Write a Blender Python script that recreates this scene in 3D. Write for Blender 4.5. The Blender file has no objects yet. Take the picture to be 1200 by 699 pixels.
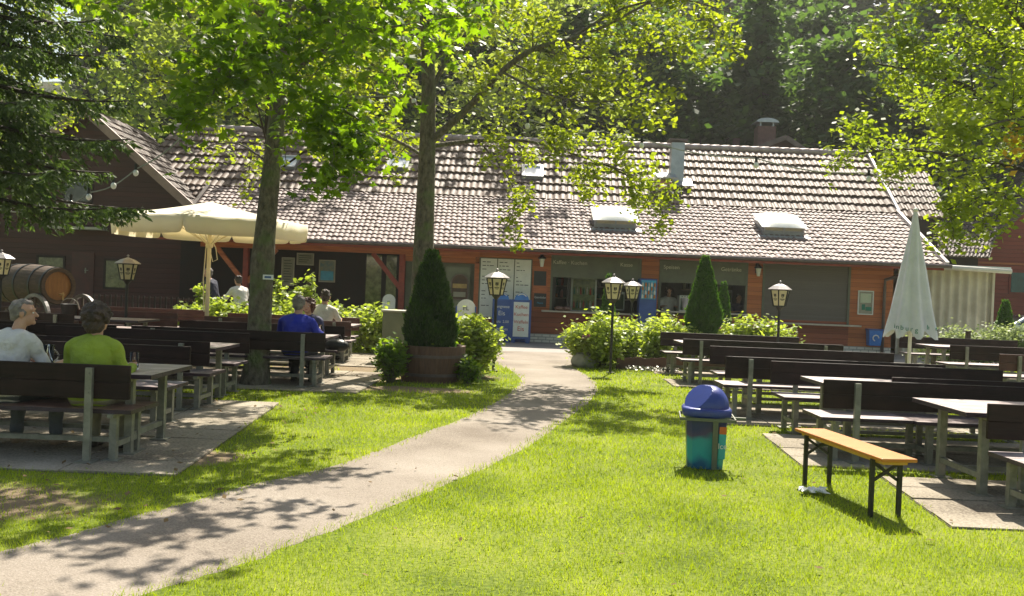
import bpy, math, random
import numpy as np
from mathutils import Vector, Matrix

scene = bpy.context.scene
COL = scene.collection
RNG = np.random.default_rng(7)
random.seed(7)
PI = math.pi

# ---------------------------------------------------------------- camera geometry
CAM = Vector((0, 0, 1.66))
FPX = 1100.0
PITCH = 10.5 / FPX
ROLL = 0.040
_f = Vector((0, math.cos(PITCH), -math.sin(PITCH)))
_u0 = Vector((0, math.sin(PITCH), math.cos(PITCH)))
_r0 = Vector((1, 0, 0))
CR = _r0 * math.cos(ROLL) + _u0 * math.sin(ROLL)
CU = _u0 * math.cos(ROLL) - _r0 * math.sin(ROLL)
def ray(px, py):
    return _f * FPX + CR * (px - 600.0) - CU * (py - 349.5)
def G(px, py, z=0.0):          # point of the level z seen at a pixel of the photograph
    d = ray(px, py); t = (z - CAM.z) / d.z
    return CAM + d * t
def D(px, py, Y):              # point at the depth Y
    d = ray(px, py); t = Y / d.y
    return CAM + d * t

# ---------------------------------------------------------------- mesh builder
class MB:
    def __init__(s):
        s.v = []; s.f = []; s.m = []
    def add(s, vs, fs, mi=0):
        o = len(s.v)
        s.v.extend([tuple(v) for v in vs])
        for f in fs:
            s.f.append(tuple(i + o for i in f)); s.m.append(mi)
        return s
    def box(s, c, size, rz=0.0, mi=0, M=None):
        hx, hy, hz = size[0] / 2, size[1] / 2, size[2] / 2
        vs = [Vector((x, y, z)) for x in (-hx, hx) for y in (-hy, hy) for z in (-hz, hz)]
        R = M if M is not None else Matrix.Rotation(rz, 3, 'Z')
        c = Vector(c)
        vs = [R @ v + c for v in vs]
        return s.add(vs, [(0,1,3,2),(4,6,7,5),(0,4,5,1),(2,3,7,6),(0,2,6,4),(1,5,7,3)], mi)
    def tb(s, x0, x1, y0, y1, z0, z1, mi_top=0, mi_side=1):
        vs = [(x, y, z) for x in (x0, x1) for y in (y0, y1) for z in (z0, z1)]
        s.add(vs, [(1, 5, 7, 3)], mi_top); o = len(s.v)-8
        for f in [(0,1,3,2),(4,6,7,5),(0,4,5,1),(2,3,7,6),(0,2,6,4)]: s.f.append(tuple(i+o for i in f)); s.m.append(mi_side)
        return s
    def b2(s, x0, x1, y0, y1, z0, z1, mi=0):
        return s.box(((x0+x1)/2, (y0+y1)/2, (z0+z1)/2), (abs(x1-x0), abs(y1-y0), abs(z1-z0)), 0, mi)
    def bar(s, p0, p1, w, h, mi=0, up=(0, 0, 1)):
        p0 = Vector(p0); p1 = Vector(p1); d = p1 - p0; L = d.length
        if L < 1e-6: return s
        d.normalize(); upv = Vector(up)
        if abs(d.dot(upv)) > .98: upv = Vector((0, 1, 0))
        a = d.cross(upv).normalized(); b = a.cross(d).normalized()
        M = Matrix((a, d, b)).transposed()
        return s.box((p0 + p1) / 2, (w, L, h), 0, mi, M)
    def tube(s, pts, rad, n=8, mi=0, cap=True):
        pts = [Vector(p) for p in pts]
        if not hasattr(rad, '__len__'): rad = [rad] * len(pts)
        rings = []; prev = None
        for i, p in enumerate(pts):
            if i == 0: d = pts[1] - p
            elif i == len(pts) - 1: d = p - pts[i-1]
            else: d = pts[i+1] - pts[i-1]
            if d.length < 1e-9: d = Vector((0, 0, 1))
            d.normalize()
            if prev is None:
                a = d.cross(Vector((0, 0, 1)) if abs(d.z) < .9 else Vector((0, 1, 0))).normalized()
            else:
                a = (prev - d * prev.dot(d))
                a = a.normalized() if a.length > 1e-6 else d.orthogonal().normalized()
            prev = a; b = d.cross(a)
            rings.append([p + (a * math.cos(2*PI*k/n) + b * math.sin(2*PI*k/n)) * rad[i] for k in range(n)])
        vs = [v for r in rings for v in r]; fs = []
        for i in range(len(pts) - 1):
            for k in range(n):
                k2 = (k + 1) % n
                fs.append((i*n+k, i*n+k2, (i+1)*n+k2, (i+1)*n+k))
        if cap:
            fs.append(tuple(range(n-1, -1, -1))); fs.append(tuple((len(pts)-1)*n + k for k in range(n)))
        return s.add(vs, fs, mi)
    def lathe(s, prof, c=(0, 0, 0), n=24, mi=0, sx=1, sy=1, rot=0, M=None, cap=True):
        c = Vector(c); vs = []; fs = []
        for (r, z) in prof:
            for k in range(n):
                a = 2*PI*k/n + rot
                v = Vector((r*math.cos(a)*sx, r*math.sin(a)*sy, z))
                if M is not None: v = M @ v
                vs.append(c + v)
        for i in range(len(prof) - 1):
            for k in range(n):
                k2 = (k+1) % n
                fs.append((i*n+k, i*n+k2, (i+1)*n+k2, (i+1)*n+k))
        if cap and prof[0][0] > 1e-4: fs.append(tuple(range(n-1, -1, -1)))
        if cap and prof[-1][0] > 1e-4: fs.append(tuple((len(prof)-1)*n + k for k in range(n)))
        return s.add(vs, fs, mi)
    def ell(s, c, r, n=14, mi=0, M=None):
        prof = [(math.sin(PI*i/n), -math.cos(PI*i/n)) for i in range(n+1)]
        prof[0] = (1e-3, -1); prof[-1] = (1e-3, 1)
        S = Matrix.Diagonal(Vector(r if hasattr(r, '__len__') else (r, r, r)))
        S = (M @ S) if M is not None else S
        return s.lathe(prof, c, n + 4, mi, M=S)
    def cap(s, p0, p1, r0, r1, n=12):
        p0 = Vector(p0); p1 = Vector(p1); d = (p1 - p0); L = d.length; d.normalize()
        pts = []; rs = []
        for i in range(5):
            a = PI/2 * (1 - i/4); pts.append(p0 - d * r0 * math.sin(a)); rs.append(max(r0*math.cos(a), 1e-3))
        for i in range(5):
            a = PI/2 * i/4; pts.append(p1 + d * r1 * math.sin(a)); rs.append(max(r1*math.cos(a), 1e-3))
        return s.tube(pts, rs, n)
    def prism(s, poly, z0, z1, mi=0):   # poly of xy, counter-clockwise
        n = len(poly)
        vs = [(p[0], p[1], z0) for p in poly] + [(p[0], p[1], z1) for p in poly]
        fs = [tuple(range(n-1, -1, -1)), tuple(range(n, 2*n))] + [(i, (i+1) % n, n+(i+1) % n, n+i) for i in range(n)]
        return s.add(vs, fs, mi)
    def prism_xz(s, poly, y0, y1, mi=0):
        n = len(poly)
        vs = [(p[0], y0, p[1]) for p in poly] + [(p[0], y1, p[1]) for p in poly]
        fs = [tuple(range(n)), tuple(range(2*n-1, n-1, -1))] + [((i+1) % n, i, n+i, n+(i+1) % n) for i in range(n)]
        return s.add(vs, fs, mi)
    def build(s, name, mats, parent=None, smooth=False, bevel=0, loc=None):
        me = bpy.data.meshes.new(name)
        me.from_pydata(s.v, [], s.f)
        if not isinstance(mats, (list, tuple)): mats = [mats]
        for m in mats: me.materials.append(m)
        if len(mats) > 1: me.polygons.foreach_set('material_index', s.m)
        if smooth: me.polygons.foreach_set('use_smooth', [True] * len(me.polygons))
        me.update()
        o = bpy.data.objects.new(name, me); COL.objects.link(o)
        if parent is not None: o.parent = parent
        if loc is not None: o.location = loc
        if bevel:
            b = o.modifiers.new('bevel', 'BEVEL'); b.width = bevel; b.segments = 2; b.limit_method = 'ANGLE'
        if smooth == 'auto':
            pass
        return o

def np_mesh(name, verts, faces_flat, nper, mats, parent=None, smooth=False, mi=None):
    """fast mesh from numpy: faces_flat int array (F, nper)"""
    me = bpy.data.meshes.new(name)
    V = np.ascontiguousarray(verts, dtype=np.float32); Fc = np.ascontiguousarray(faces_flat, dtype=np.int32)
    me.vertices.add(len(V)); me.vertices.foreach_set('co', V.ravel())
    me.loops.add(Fc.size); me.loops.foreach_set('vertex_index', Fc.ravel())
    me.polygons.add(len(Fc))
    me.polygons.foreach_set('loop_start', np.arange(0, Fc.size, nper, dtype=np.int32))
    try: me.polygons.foreach_set('loop_total', np.full(len(Fc), nper, dtype=np.int32))
    except Exception: pass
    if not isinstance(mats, (list, tuple)): mats = [mats]
    for m in mats: me.materials.append(m)
    if mi is not None: me.polygons.foreach_set('material_index', np.ascontiguousarray(mi, dtype=np.int32))
    me.polygons.foreach_set('use_smooth', np.full(len(Fc), bool(smooth)))
    me.update(calc_edges=True); me.validate()
    o = bpy.data.objects.new(name, me); COL.objects.link(o)
    if parent is not None: o.parent = parent
    return o

def tag(o, label=None, cat=None, group=None, kind=None):
    if label: o['label'] = label
    if cat: o['category'] = cat
    if group: o['group'] = group
    if kind: o['kind'] = kind
    return o
def thing(name, label, cat, loc=(0, 0, 0), rz=0.0, group=None):
    o = bpy.data.objects.new(name, None); COL.objects.link(o)
    o.empty_display_size = .2
    o.location = loc; o.rotation_euler = (0, 0, rz)
    return tag(o, label, cat, group)
def struct(o):
    o['kind'] = 'structure'; return o
def dup(root, loc, rz, label, group=None):
    def cp(o, parent):
        c = o.copy(); COL.objects.link(c)
        if parent is not None: c.parent = parent
        for ch in list(o.children): cp(ch, c)
        return c
    r = cp(root, None)
    r.location = loc; r.rotation_euler = (0, 0, rz); r['label'] = label
    if group: r['group'] = group
    return r

# ---------------------------------------------------------------- materials
MATS = {}
def new_mat(name):
    m = bpy.data.materials.new(name); m.use_nodes = True
    nt = m.node_tree
    for n in list(nt.nodes): nt.nodes.remove(n)
    return m, nt
def N(nt, typ, **kw):
    n = nt.nodes.new(typ)
    for k, v in kw.items():
        if k == 'ins':
            for a, b in v.items(): n.inputs[a].default_value = b
        else: setattr(n, k, v)
    return n
def rgba(c): return (c[0], c[1], c[2], 1.0)
def pm(name, c1, c2=None, scale=6, rough=.6, r2=None, bump=.15, bscale=40, stretch=(1, 1, 1), metallic=0.0, spec=.5,
       detail=5, spots=None, spot_scale=3, spot_amt=.5, bdist=.01, coat=0, coords='Object'):
    """noise-mottled procedural paint / wood / stone"""
    m, nt = new_mat(name); L = nt.links
    out = N(nt, 'ShaderNodeOutputMaterial'); b = N(nt, 'ShaderNodeBsdfPrincipled')
    L.new(b.outputs[0], out.inputs[0])
    tc = N(nt, 'ShaderNodeTexCoord'); mp = N(nt, 'ShaderNodeMapping'); oi = N(nt, 'ShaderNodeObjectInfo')
    mp.inputs['Scale'].default_value = stretch
    mul = N(nt, 'ShaderNodeMath', operation='MULTIPLY'); mul.inputs[1].default_value = 37.0
    L.new(oi.outputs['Random'], mul.inputs[0]); L.new(mul.outputs[0], mp.inputs['Location'])
    L.new(tc.outputs[coords], mp.inputs['Vector'])
    n1 = N(nt, 'ShaderNodeTexNoise'); n1.inputs['Scale'].default_value = scale; n1.inputs['Detail'].default_value = detail
    n1.inputs['Roughness'].default_value = .65
    L.new(mp.outputs[0], n1.inputs['Vector'])
    cr = N(nt, 'ShaderNodeValToRGB')
    c2 = c2 or tuple(x * .6 for x in c1)
    cr.color_ramp.elements[0].position = .32; cr.color_ramp.elements[0].color = rgba(c2)
    cr.color_ramp.elements[1].position = .68; cr.color_ramp.elements[1].color = rgba(c1)
    L.new(n1.outputs['Fac'], cr.inputs[0]); col = cr.outputs[0]
    if spots:
        n3 = N(nt, 'ShaderNodeTexNoise'); n3.inputs['Scale'].default_value = spot_scale; n3.inputs['Detail'].default_value = 8
        L.new(tc.outputs[coords], n3.inputs['Vector'])
        r3 = N(nt, 'ShaderNodeValToRGB'); r3.color_ramp.elements[0].position = .5; r3.color_ramp.elements[1].position = .68
        r3.color_ramp.elements[1].color = (spot_amt, spot_amt, spot_amt, 1)
        L.new(n3.outputs['Fac'], r3.inputs[0])
        mx = N(nt, 'ShaderNodeMix', data_type='RGBA'); mx.inputs[7].default_value = rgba(spots)
        L.new(r3.outputs[0], mx.inputs[0]); L.new(col, mx.inputs[6]); col = mx.outputs[2]
    L.new(col, b.inputs['Base Color'])
    n2 = N(nt, 'ShaderNodeTexNoise'); n2.inputs['Scale'].default_value = bscale; n2.inputs['Detail'].default_value = 6
    L.new(mp.outputs[0], n2.inputs['Vector'])
    if bump:
        bp = N(nt, 'ShaderNodeBump'); bp.inputs['Strength'].default_value = bump; bp.inputs['Distance'].default_value = bdist
        L.new(n2.outputs['Fac'], bp.inputs['Height']); L.new(bp.outputs[0], b.inputs['Normal'])
    rr = N(nt, 'ShaderNodeMapRange'); rr.inputs['To Min'].default_value = rough * .8
    rr.inputs['To Max'].default_value = (r2 if r2 else min(1, rough * 1.2))
    L.new(n1.outputs['Fac'], rr.inputs[0]); L.new(rr.outputs[0], b.inputs['Roughness'])
    b.inputs['Metallic'].default_value = metallic; b.inputs['Specular IOR Level'].default_value = spec
    if coat: b.inputs['Coat Weight'].default_value = coat
    MATS[name] = m
    return m
def leaf_mat(name, dark, light, trans=.5, rough=.5, hue_pos=1.3, tcol=None):
    """thin leaves: diffuse + light passing through; colour varies leaf by leaf and clump by clump"""
    m, nt = new_mat(name); L = nt.links
    out = N(nt, 'ShaderNodeOutputMaterial')
    geo = N(nt, 'ShaderNodeNewGeometry'); tc = N(nt, 'ShaderNodeTexCoord')
    n1 = N(nt, 'ShaderNodeTexNoise'); n1.inputs['Scale'].default_value = hue_pos; n1.inputs['Detail'].default_value = 2
    L.new(tc.outputs['Object'], n1.inputs['Vector'])
    a = N(nt, 'ShaderNodeMath', operation='MULTIPLY_ADD'); a.inputs[1].default_value = .55; a.inputs[2].default_value = -.02
    L.new(geo.outputs['Random Per Island'], a.inputs[0])
    s = N(nt, 'ShaderNodeMath', operation='MULTIPLY_ADD'); s.inputs[1].default_value = .9; s.use_clamp = True
    sb = N(nt, 'ShaderNodeMath', operation='SUBTRACT'); sb.inputs[1].default_value = .25
    L.new(n1.outputs['Fac'], sb.inputs[0]); L.new(sb.outputs[0], s.inputs[0]); L.new(a.outputs[0], s.inputs[2])
    mx = N(nt, 'ShaderNodeMix', data_type='RGBA'); mx.inputs[6].default_value = rgba(dark); mx.inputs[7].default_value = rgba(light)
    L.new(s.outputs[0], mx.inputs[0])
    b = N(nt, 'ShaderNodeBsdfPrincipled'); b.inputs['Roughness'].default_value = rough; b.inputs['Specular IOR Level'].default_value = .35
    L.new(mx.outputs[2], b.inputs['Base Color'])
    t = N(nt, 'ShaderNodeBsdfTranslucent')
    tm = N(nt, 'ShaderNodeMix', data_type='RGBA', blend_type='MULTIPLY'); tm.inputs[0].default_value = 1
    tm.inputs[7].default_value = rgba(tcol or (2.6, 2.3, .55))
    L.new(mx.outputs[2], tm.inputs[6]); L.new(tm.outputs[2], t.inputs['Color'])
    ms = N(nt, 'ShaderNodeMixShader'); ms.inputs[0].default_value = trans
    L.new(b.outputs[0], ms.inputs[1]); L.new(t.outputs[0], ms.inputs[2]); L.new(ms.outputs[0], out.inputs[0])
    MATS[name] = m
    return m
def siding_mat(name, c1, c2, board=.13, rough=.65):
    """horizontal timber boards: dark joint lines in Z"""
    m, nt = new_mat(name); L = nt.links
    out = N(nt, 'ShaderNodeOutputMaterial'); b = N(nt, 'ShaderNodeBsdfPrincipled'); L.new(b.outputs[0], out.inputs[0])
    geo = N(nt, 'ShaderNodeNewGeometry'); sp = N(nt, 'ShaderNodeSeparateXYZ'); L.new(geo.outputs['Position'], sp.inputs[0])
    dv = N(nt, 'ShaderNodeMath', operation='DIVIDE'); dv.inputs[1].default_value = board; L.new(sp.outputs['Z'], dv.inputs[0])
    fr = N(nt, 'ShaderNodeMath', operation='FRACT'); L.new(dv.outputs[0], fr.inputs[0])
    fl = N(nt, 'ShaderNodeMath', operation='FLOOR'); L.new(dv.outputs[0], fl.inputs[0])
    wn = N(nt, 'ShaderNodeTexWhiteNoise', noise_dimensions='1D'); L.new(fl.outputs[0], wn.inputs['W'])
    n1 = N(nt, 'ShaderNodeTexNoise'); n1.inputs['Scale'].default_value = 3; n1.inputs['Detail'].default_value = 6
    mp = N(nt, 'ShaderNodeMapping'); mp.inputs['Scale'].default_value = (.6, .6, 9); L.new(geo.outputs['Position'], mp.inputs[0])
    L.new(mp.outputs[0], n1.inputs['Vector'])
    ad = N(nt, 'ShaderNodeMath', operation='MULTIPLY_ADD'); ad.inputs[1].default_value = .45
    L.new(wn.outputs[0], ad.inputs[0])
    sc = N(nt, 'ShaderNodeMath', operation='MULTIPLY'); sc.inputs[1].default_value = .7; L.new(n1.outputs['Fac'], sc.inputs[0]); L.new(sc.outputs[0], ad.inputs[2])
    mx = N(nt, 'ShaderNodeMix', data_type='RGBA'); mx.inputs[6].default_value = rgba(c2); mx.inputs[7].default_value = rgba(c1)
    L.new(ad.outputs[0], mx.inputs[0])
    gr = N(nt, 'ShaderNodeValToRGB'); e = gr.color_ramp.elements
    e[0].position = .0; e[0].color = (.18, .18, .18, 1); e[1].position = .09; e[1].color = (1, 1, 1, 1)
    L.new(fr.outputs[0], gr.inputs[0])
    mm = N(nt, 'ShaderNodeMix', data_type='RGBA', blend_type='MULTIPLY'); mm.inputs[0].default_value = 1
    L.new(mx.outputs[2], mm.inputs[6]); L.new(gr.outputs[0], mm.inputs[7]); L.new(mm.outputs[2], b.inputs['Base Color'])
    b.inputs['Roughness'].default_value = rough
    bp = N(nt, 'ShaderNodeBump'); bp.inputs['Strength'].default_value = .6; bp.inputs['Distance'].default_value = .02
    L.new(gr.outputs[0], bp.inputs['Height']); L.new(bp.outputs[0], b.inputs['Normal'])
    MATS[name] = m
    return m
def glass_mat(name, tint=(.02, .03, .03), rough=.04):
    m, nt = new_mat(name); L = nt.links
    out = N(nt, 'ShaderNodeOutputMaterial'); b = N(nt, 'ShaderNodeBsdfPrincipled'); L.new(b.outputs[0], out.inputs[0])
    tc = N(nt, 'ShaderNodeTexCoord'); n = N(nt, 'ShaderNodeTexNoise'); n.inputs['Scale'].default_value = 2.0
    L.new(tc.outputs['Object'], n.inputs['Vector'])
    bp = N(nt, 'ShaderNodeBump'); bp.inputs['Strength'].default_value = .04; L.new(n.outputs['Fac'], bp.inputs['Height'])
    L.new(bp.outputs[0], b.inputs['Normal'])
    b.inputs['Base Color'].default_value = rgba(tint); b.inputs['Roughness'].default_value = rough
    b.inputs['Specular IOR Level'].default_value = .8
    MATS[name] = m
    return m
def clear_mat(name, col=(1, 1, 1), rough=.02):
    m, nt = new_mat(name); L = nt.links
    out = N(nt, 'ShaderNodeOutputMaterial'); b = N(nt, 'ShaderNodeBsdfPrincipled'); L.new(b.outputs[0], out.inputs[0])
    b.inputs['Base Color'].default_value = rgba(col); b.inputs['Roughness'].default_value = rough
    b.inputs['Transmission Weight'].default_value = 1; b.inputs['IOR'].default_value = 1.3
    MATS[name] = m
    return m

M_galv = pm('galvanised', (.27, .265, .215), (.16, .155, .125), 9, .45, bump=.1, metallic=.25, spots=(.36, .35, .29), spot_scale=12, spot_amt=.4)
M_back = pm('dark_stained_board', (.026, .012, .009), (.010, .005, .004), 5, .6, bump=.25, bscale=18, stretch=(.4, 5, 5), spots=(.05, .024, .018), spot_scale=4, spot_amt=.35, spec=.25)
M_brownboard = pm('brown_stained_board', (.085, .026, .015), (.04, .013, .009), 5, .5, bump=.25, bscale=18, stretch=(.4, 5, 5), spots=(.15, .07, .05), spot_scale=4, spot_amt=.35)
M_top = pm('weathered_glare_top', (.40, .32, .31), (.20, .145, .14), 4, .42, bump=.25, bscale=14, stretch=(.35, 4, 4), spots=(.58, .50, .49), spot_scale=5, spot_amt=.6, spec=.8)  # weathered boards, with the glare on their tops painted in as pale colour
M_seatl = pm('worn_brown_seat', (.20, .10, .07), (.08, .035, .03), 4, .35, bump=.25, bscale=14, stretch=(.35, 4, 4), spots=(.34, .24, .2), spot_scale=6, spot_amt=.5, spec=.7)
M_edge = pm('seat_edge', (.05, .03, .05), (.03, .015, .02), 6, .5)  # sides of the same boards, kept dark without the painted glare
M_orange = pm('varnished_pine', (.56, .20, .022), (.42, .13, .014), 5, .38, bump=.08, bscale=20, stretch=(9, .5, 9), spec=.6)
M_black = pm('black_iron', (.022, .022, .022), (.012, .012, .012), 20, .45, metallic=.2)
M_whitep = pm('white_paint', (.78, .78, .76), (.68, .68, .65), 5, .5)
M_cream = pm('cream_canvas', (.80, .71, .50), (.72, .62, .42), 4, .85, bump=.1)
M_bark = pm('bark', (.20, .17, .12), (.055, .045, .03), 16, .9, bump=1, bscale=22, stretch=(1, 1, .5), spots=(.11, .15, .045), spot_scale=3.0, spot_amt=.75, bdist=.08)
M_barkd = pm('dark_bark', (.07, .055, .04), (.03, .024, .018), 7, .9, bump=.8, bscale=16, stretch=(1, 1, .3), bdist=.05)
EXPO = 1.18
# ================================================================ SETTING: ground, path, paving
def noise_ground(name, cols, scale=1.2, fine=25, rough=.95, bump=.5, soil=None, soil_pts=()):
    m, nt = new_mat(name); L = nt.links
    out = N(nt, 'ShaderNodeOutputMaterial'); b = N(nt, 'ShaderNodeBsdfPrincipled'); L.new(b.outputs[0], out.inputs[0])
    geo = N(nt, 'ShaderNodeNewGeometry')
    n1 = N(nt, 'ShaderNodeTexNoise'); n1.inputs['Scale'].default_value = scale; n1.inputs['Detail'].default_value = 4
    n2 = N(nt, 'ShaderNodeTexNoise'); n2.inputs['Scale'].default_value = fine; n2.inputs['Detail'].default_value = 8
    L.new(geo.outputs['Position'], n1.inputs['Vector']); L.new(geo.outputs['Position'], n2.inputs['Vector'])
    ad = N(nt, 'ShaderNodeMath', operation='ADD'); L.new(n1.outputs['Fac'], ad.inputs[0]); L.new(n2.outputs['Fac'], ad.inputs[1])
    hf = N(nt, 'ShaderNodeMath', operation='MULTIPLY'); hf.inputs[1].default_value = .5; L.new(ad.outputs[0], hf.inputs[0])
    cr = N(nt, 'ShaderNodeValToRGB'); els = cr.color_ramp.elements
    els[0].position = .38; els[0].color = rgba(cols[0]); els[1].position = .62; els[1].color = rgba(cols[-1])
    for i, c in enumerate(cols[1:-1]):
        e = els.new(.38 + .24*(i+1)/(len(cols)-1)); e.color = rgba(c)
    L.new(hf.outputs[0], cr.inputs[0]); col = cr.outputs[0]
    if soil:
        acc = None
        for (x, y, r, sy) in soil_pts:
            mp = N(nt, 'ShaderNodeMapping'); mp.inputs['Location'].default_value = (-x/r, -y*sy/r, 0); mp.inputs['Scale'].default_value = (1/r, sy/r, 0)
            L.new(geo.outputs['Position'], mp.inputs[0])
            ln = N(nt, 'ShaderNodeVectorMath', operation='LENGTH'); L.new(mp.outputs[0], ln.inputs[0])
            sb = N(nt, 'ShaderNodeMath', operation='SUBTRACT'); sb.inputs[0].default_value = 1.35; L.new(ln.outputs['Value'], sb.inputs[1])
            mxm = N(nt, 'ShaderNodeMath', operation='MAXIMUM'); mxm.inputs[1].default_value = 0; L.new(sb.outputs[0], mxm.inputs[0])
            if acc is None: acc = mxm.outputs[0]
            else:
                q = N(nt, 'ShaderNodeMath', operation='MAXIMUM'); L.new(acc, q.inputs[0]); L.new(mxm.outputs[0], q.inputs[1]); acc = q.outputs[0]
        nz = N(nt, 'ShaderNodeTexNoise'); nz.inputs['Scale'].default_value = 3.0; nz.inputs['Detail'].default_value = 6
        L.new(geo.outputs['Position'], nz.inputs['Vector'])
        tt = N(nt, 'ShaderNodeMath', operation='MULTIPLY'); L.new(acc, tt.inputs[0]); L.new(nz.outputs['Fac'], tt.inputs[1])
        rr = N(nt, 'ShaderNodeMapRange'); rr.inputs['From Min'].default_value = .12; rr.inputs['From Max'].default_value = .32
        L.new(tt.outputs[0], rr.inputs[0])
        mx = N(nt, 'ShaderNodeMix', data_type='RGBA'); L.new(rr.outputs[0], mx.inputs[0]); L.new(col, mx.inputs[6])
        sm = N(nt, 'ShaderNodeMix', data_type='RGBA'); sm.inputs[6].default_value = rgba(soil); sm.inputs[7].default_value = rgba(tuple(c*1.5 for c in soil))
        L.new(n2.outputs['Fac'], sm.inputs[0]); L.new(sm.outputs[2], mx.inputs[7]); col = mx.outputs[2]
    L.new(col, b.inputs['Base Color']); b.inputs['Roughness'].default_value = rough; b.inputs['Specular IOR Level'].default_value = .15
    bp = N(nt, 'ShaderNodeBump'); bp.inputs['Strength'].default_value = bump; bp.inputs['Distance'].default_value = .03
    L.new(n2.outputs['Fac'], bp.inputs['Height']); L.new(bp.outputs[0], b.inputs['Normal'])
    return m

SOIL = [(-3.9, 6.6, 1.1, 1.6), (-2.9, 16.3, 1.5, 2.2), (-1.4, 17.3, 1.3, 1.5), (-1.6, 14.9, 1.2, 2.6), (-2.8, 8.6, .4, 1.0), (-3.2, 18.6, 2.2, 1.6), (7.9, 17.5, 1.2, 1.5)]
M_lawn = noise_ground('lawn_soil', [(.07, .10, .014), (.14, .18, .022), (.20, .22, .045)], 1.1, 30, soil=(.16, .12, .075), soil_pts=SOIL)
mb = MB(); mb.add([(-160, -60, 0), (160, -60, 0), (160, 44, 0), (-160, 44, 0)], [(0, 1, 2, 3)])
struct(mb.build('ground', M_lawn))
# wooded slope behind the buildings
nx, ny = 60, 40
xs = np.linspace(-160, 160, nx); ys = np.linspace(44, 210, ny)
X, Y = np.meshgrid(xs, ys)
def hill_h(x, y):
    t = np.clip((y - 46) / 70.0, 0, 1.4)
    return 20 * t**1.25 + .8*np.sin(x*.09 + y*.05)*np.clip((y-46)/20, 0, 1)
Z = hill_h(X, Y)
Vh = np.stack([X, Y, Z], -1).reshape(-1, 3)
I = np.arange(nx*ny).reshape(ny, nx)
Fh = np.stack([I[:-1, :-1], I[:-1, 1:], I[1:, 1:], I[1:, :-1]], -1).reshape(-1, 4)
M_hill = noise_ground('forest_floor', [(.02, .03, .012), (.04, .05, .02), (.07, .06, .03)], .3, 3)
struct(np_mesh('hillside', Vh, Fh, 4, M_hill, smooth=True))

def smooth_line(pts, k=6):
    out = []
    P = [Vector((p[0], p[1], 0)) for p in pts]
    for i in range(len(P)-1):
        p0 = P[max(i-1, 0)]; p1 = P[i]; p2 = P[i+1]; p3 = P[min(i+2, len(P)-1)]
        for j in range(k):
            t = j / k
            out.append(.5*((2*p1) + (-p0+p2)*t + (2*p0-5*p1+4*p2-p3)*t*t + (-p0+3*p1-3*p2+p3)*t**3))
    out.append(P[-1]); return out
pathL = [(-60, 668), (0, 650), (80, 631), (150, 611), (225, 591), (300, 570), (400, 546), (500, 509), (560, 485), (600, 462), (613, 448), (605, 437), (585, 427), (566, 418), (556, 409), (550, 402.5)]
pathR = [(40, 730), (140, 699), (220, 675), (300, 650), (400, 612), (500, 572), (600, 530), (655, 494), (686, 470), (697, 456), (691, 444), (676, 434), (671, 424), (682, 414), (700, 408), (720, 407.2)]
PL = smooth_line([G(*p) for p in pathL], 5); PR = smooth_line([G(*p) for p in pathR], 5)
rg = random.Random(3)
PLj = [p + Vector((rg.uniform(-.02, .02), rg.uniform(-.03, .03), 0)) for p in PL]
PRj = [p + Vector((rg.uniform(-.02, .02), rg.uniform(-.03, .03), 0)) for p in PR]
M_path = noise_ground('path_asphalt', [(.165, .135, .108), (.235, .20, .162), (.275, .235, .195), (.325, .285, .24)], .8, 85, .9, .35)
mb = MB()
vs = []; n = len(PLj)
for a, b in zip(PLj, PRj): vs += [(a.x-.05, a.y+.05, .001), (a.x, a.y, .006), (b.x, b.y, .006), (b.x+.05, b.y-.05, .001)]
mb.add(vs, [(4*i+j, 4*i+j+1, 4*i+j+5, 4*i+j+4) for i in range(n-1) for j in range(3)])
struct(mb.build('path', M_path))
PATH_POLY = [(p.x, p.y) for p in PL] + [(p.x, p.y) for p in reversed(PR)]
# forecourt along the kiosk front
M_fore = pm('forecourt_paving', (.30, .27, .24), (.22, .2, .18), 2, .9, bump=.3, bscale=60)
mb = MB(); FC = [(-14, 24.6), (-1.6, 24.8), (2.6, 25.2), (20, 26.8), (20, 33.5), (-14, 33.5)]
mb.prism(FC, -.1, .008); struct(mb.build('forecourt', M_fore))

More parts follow.
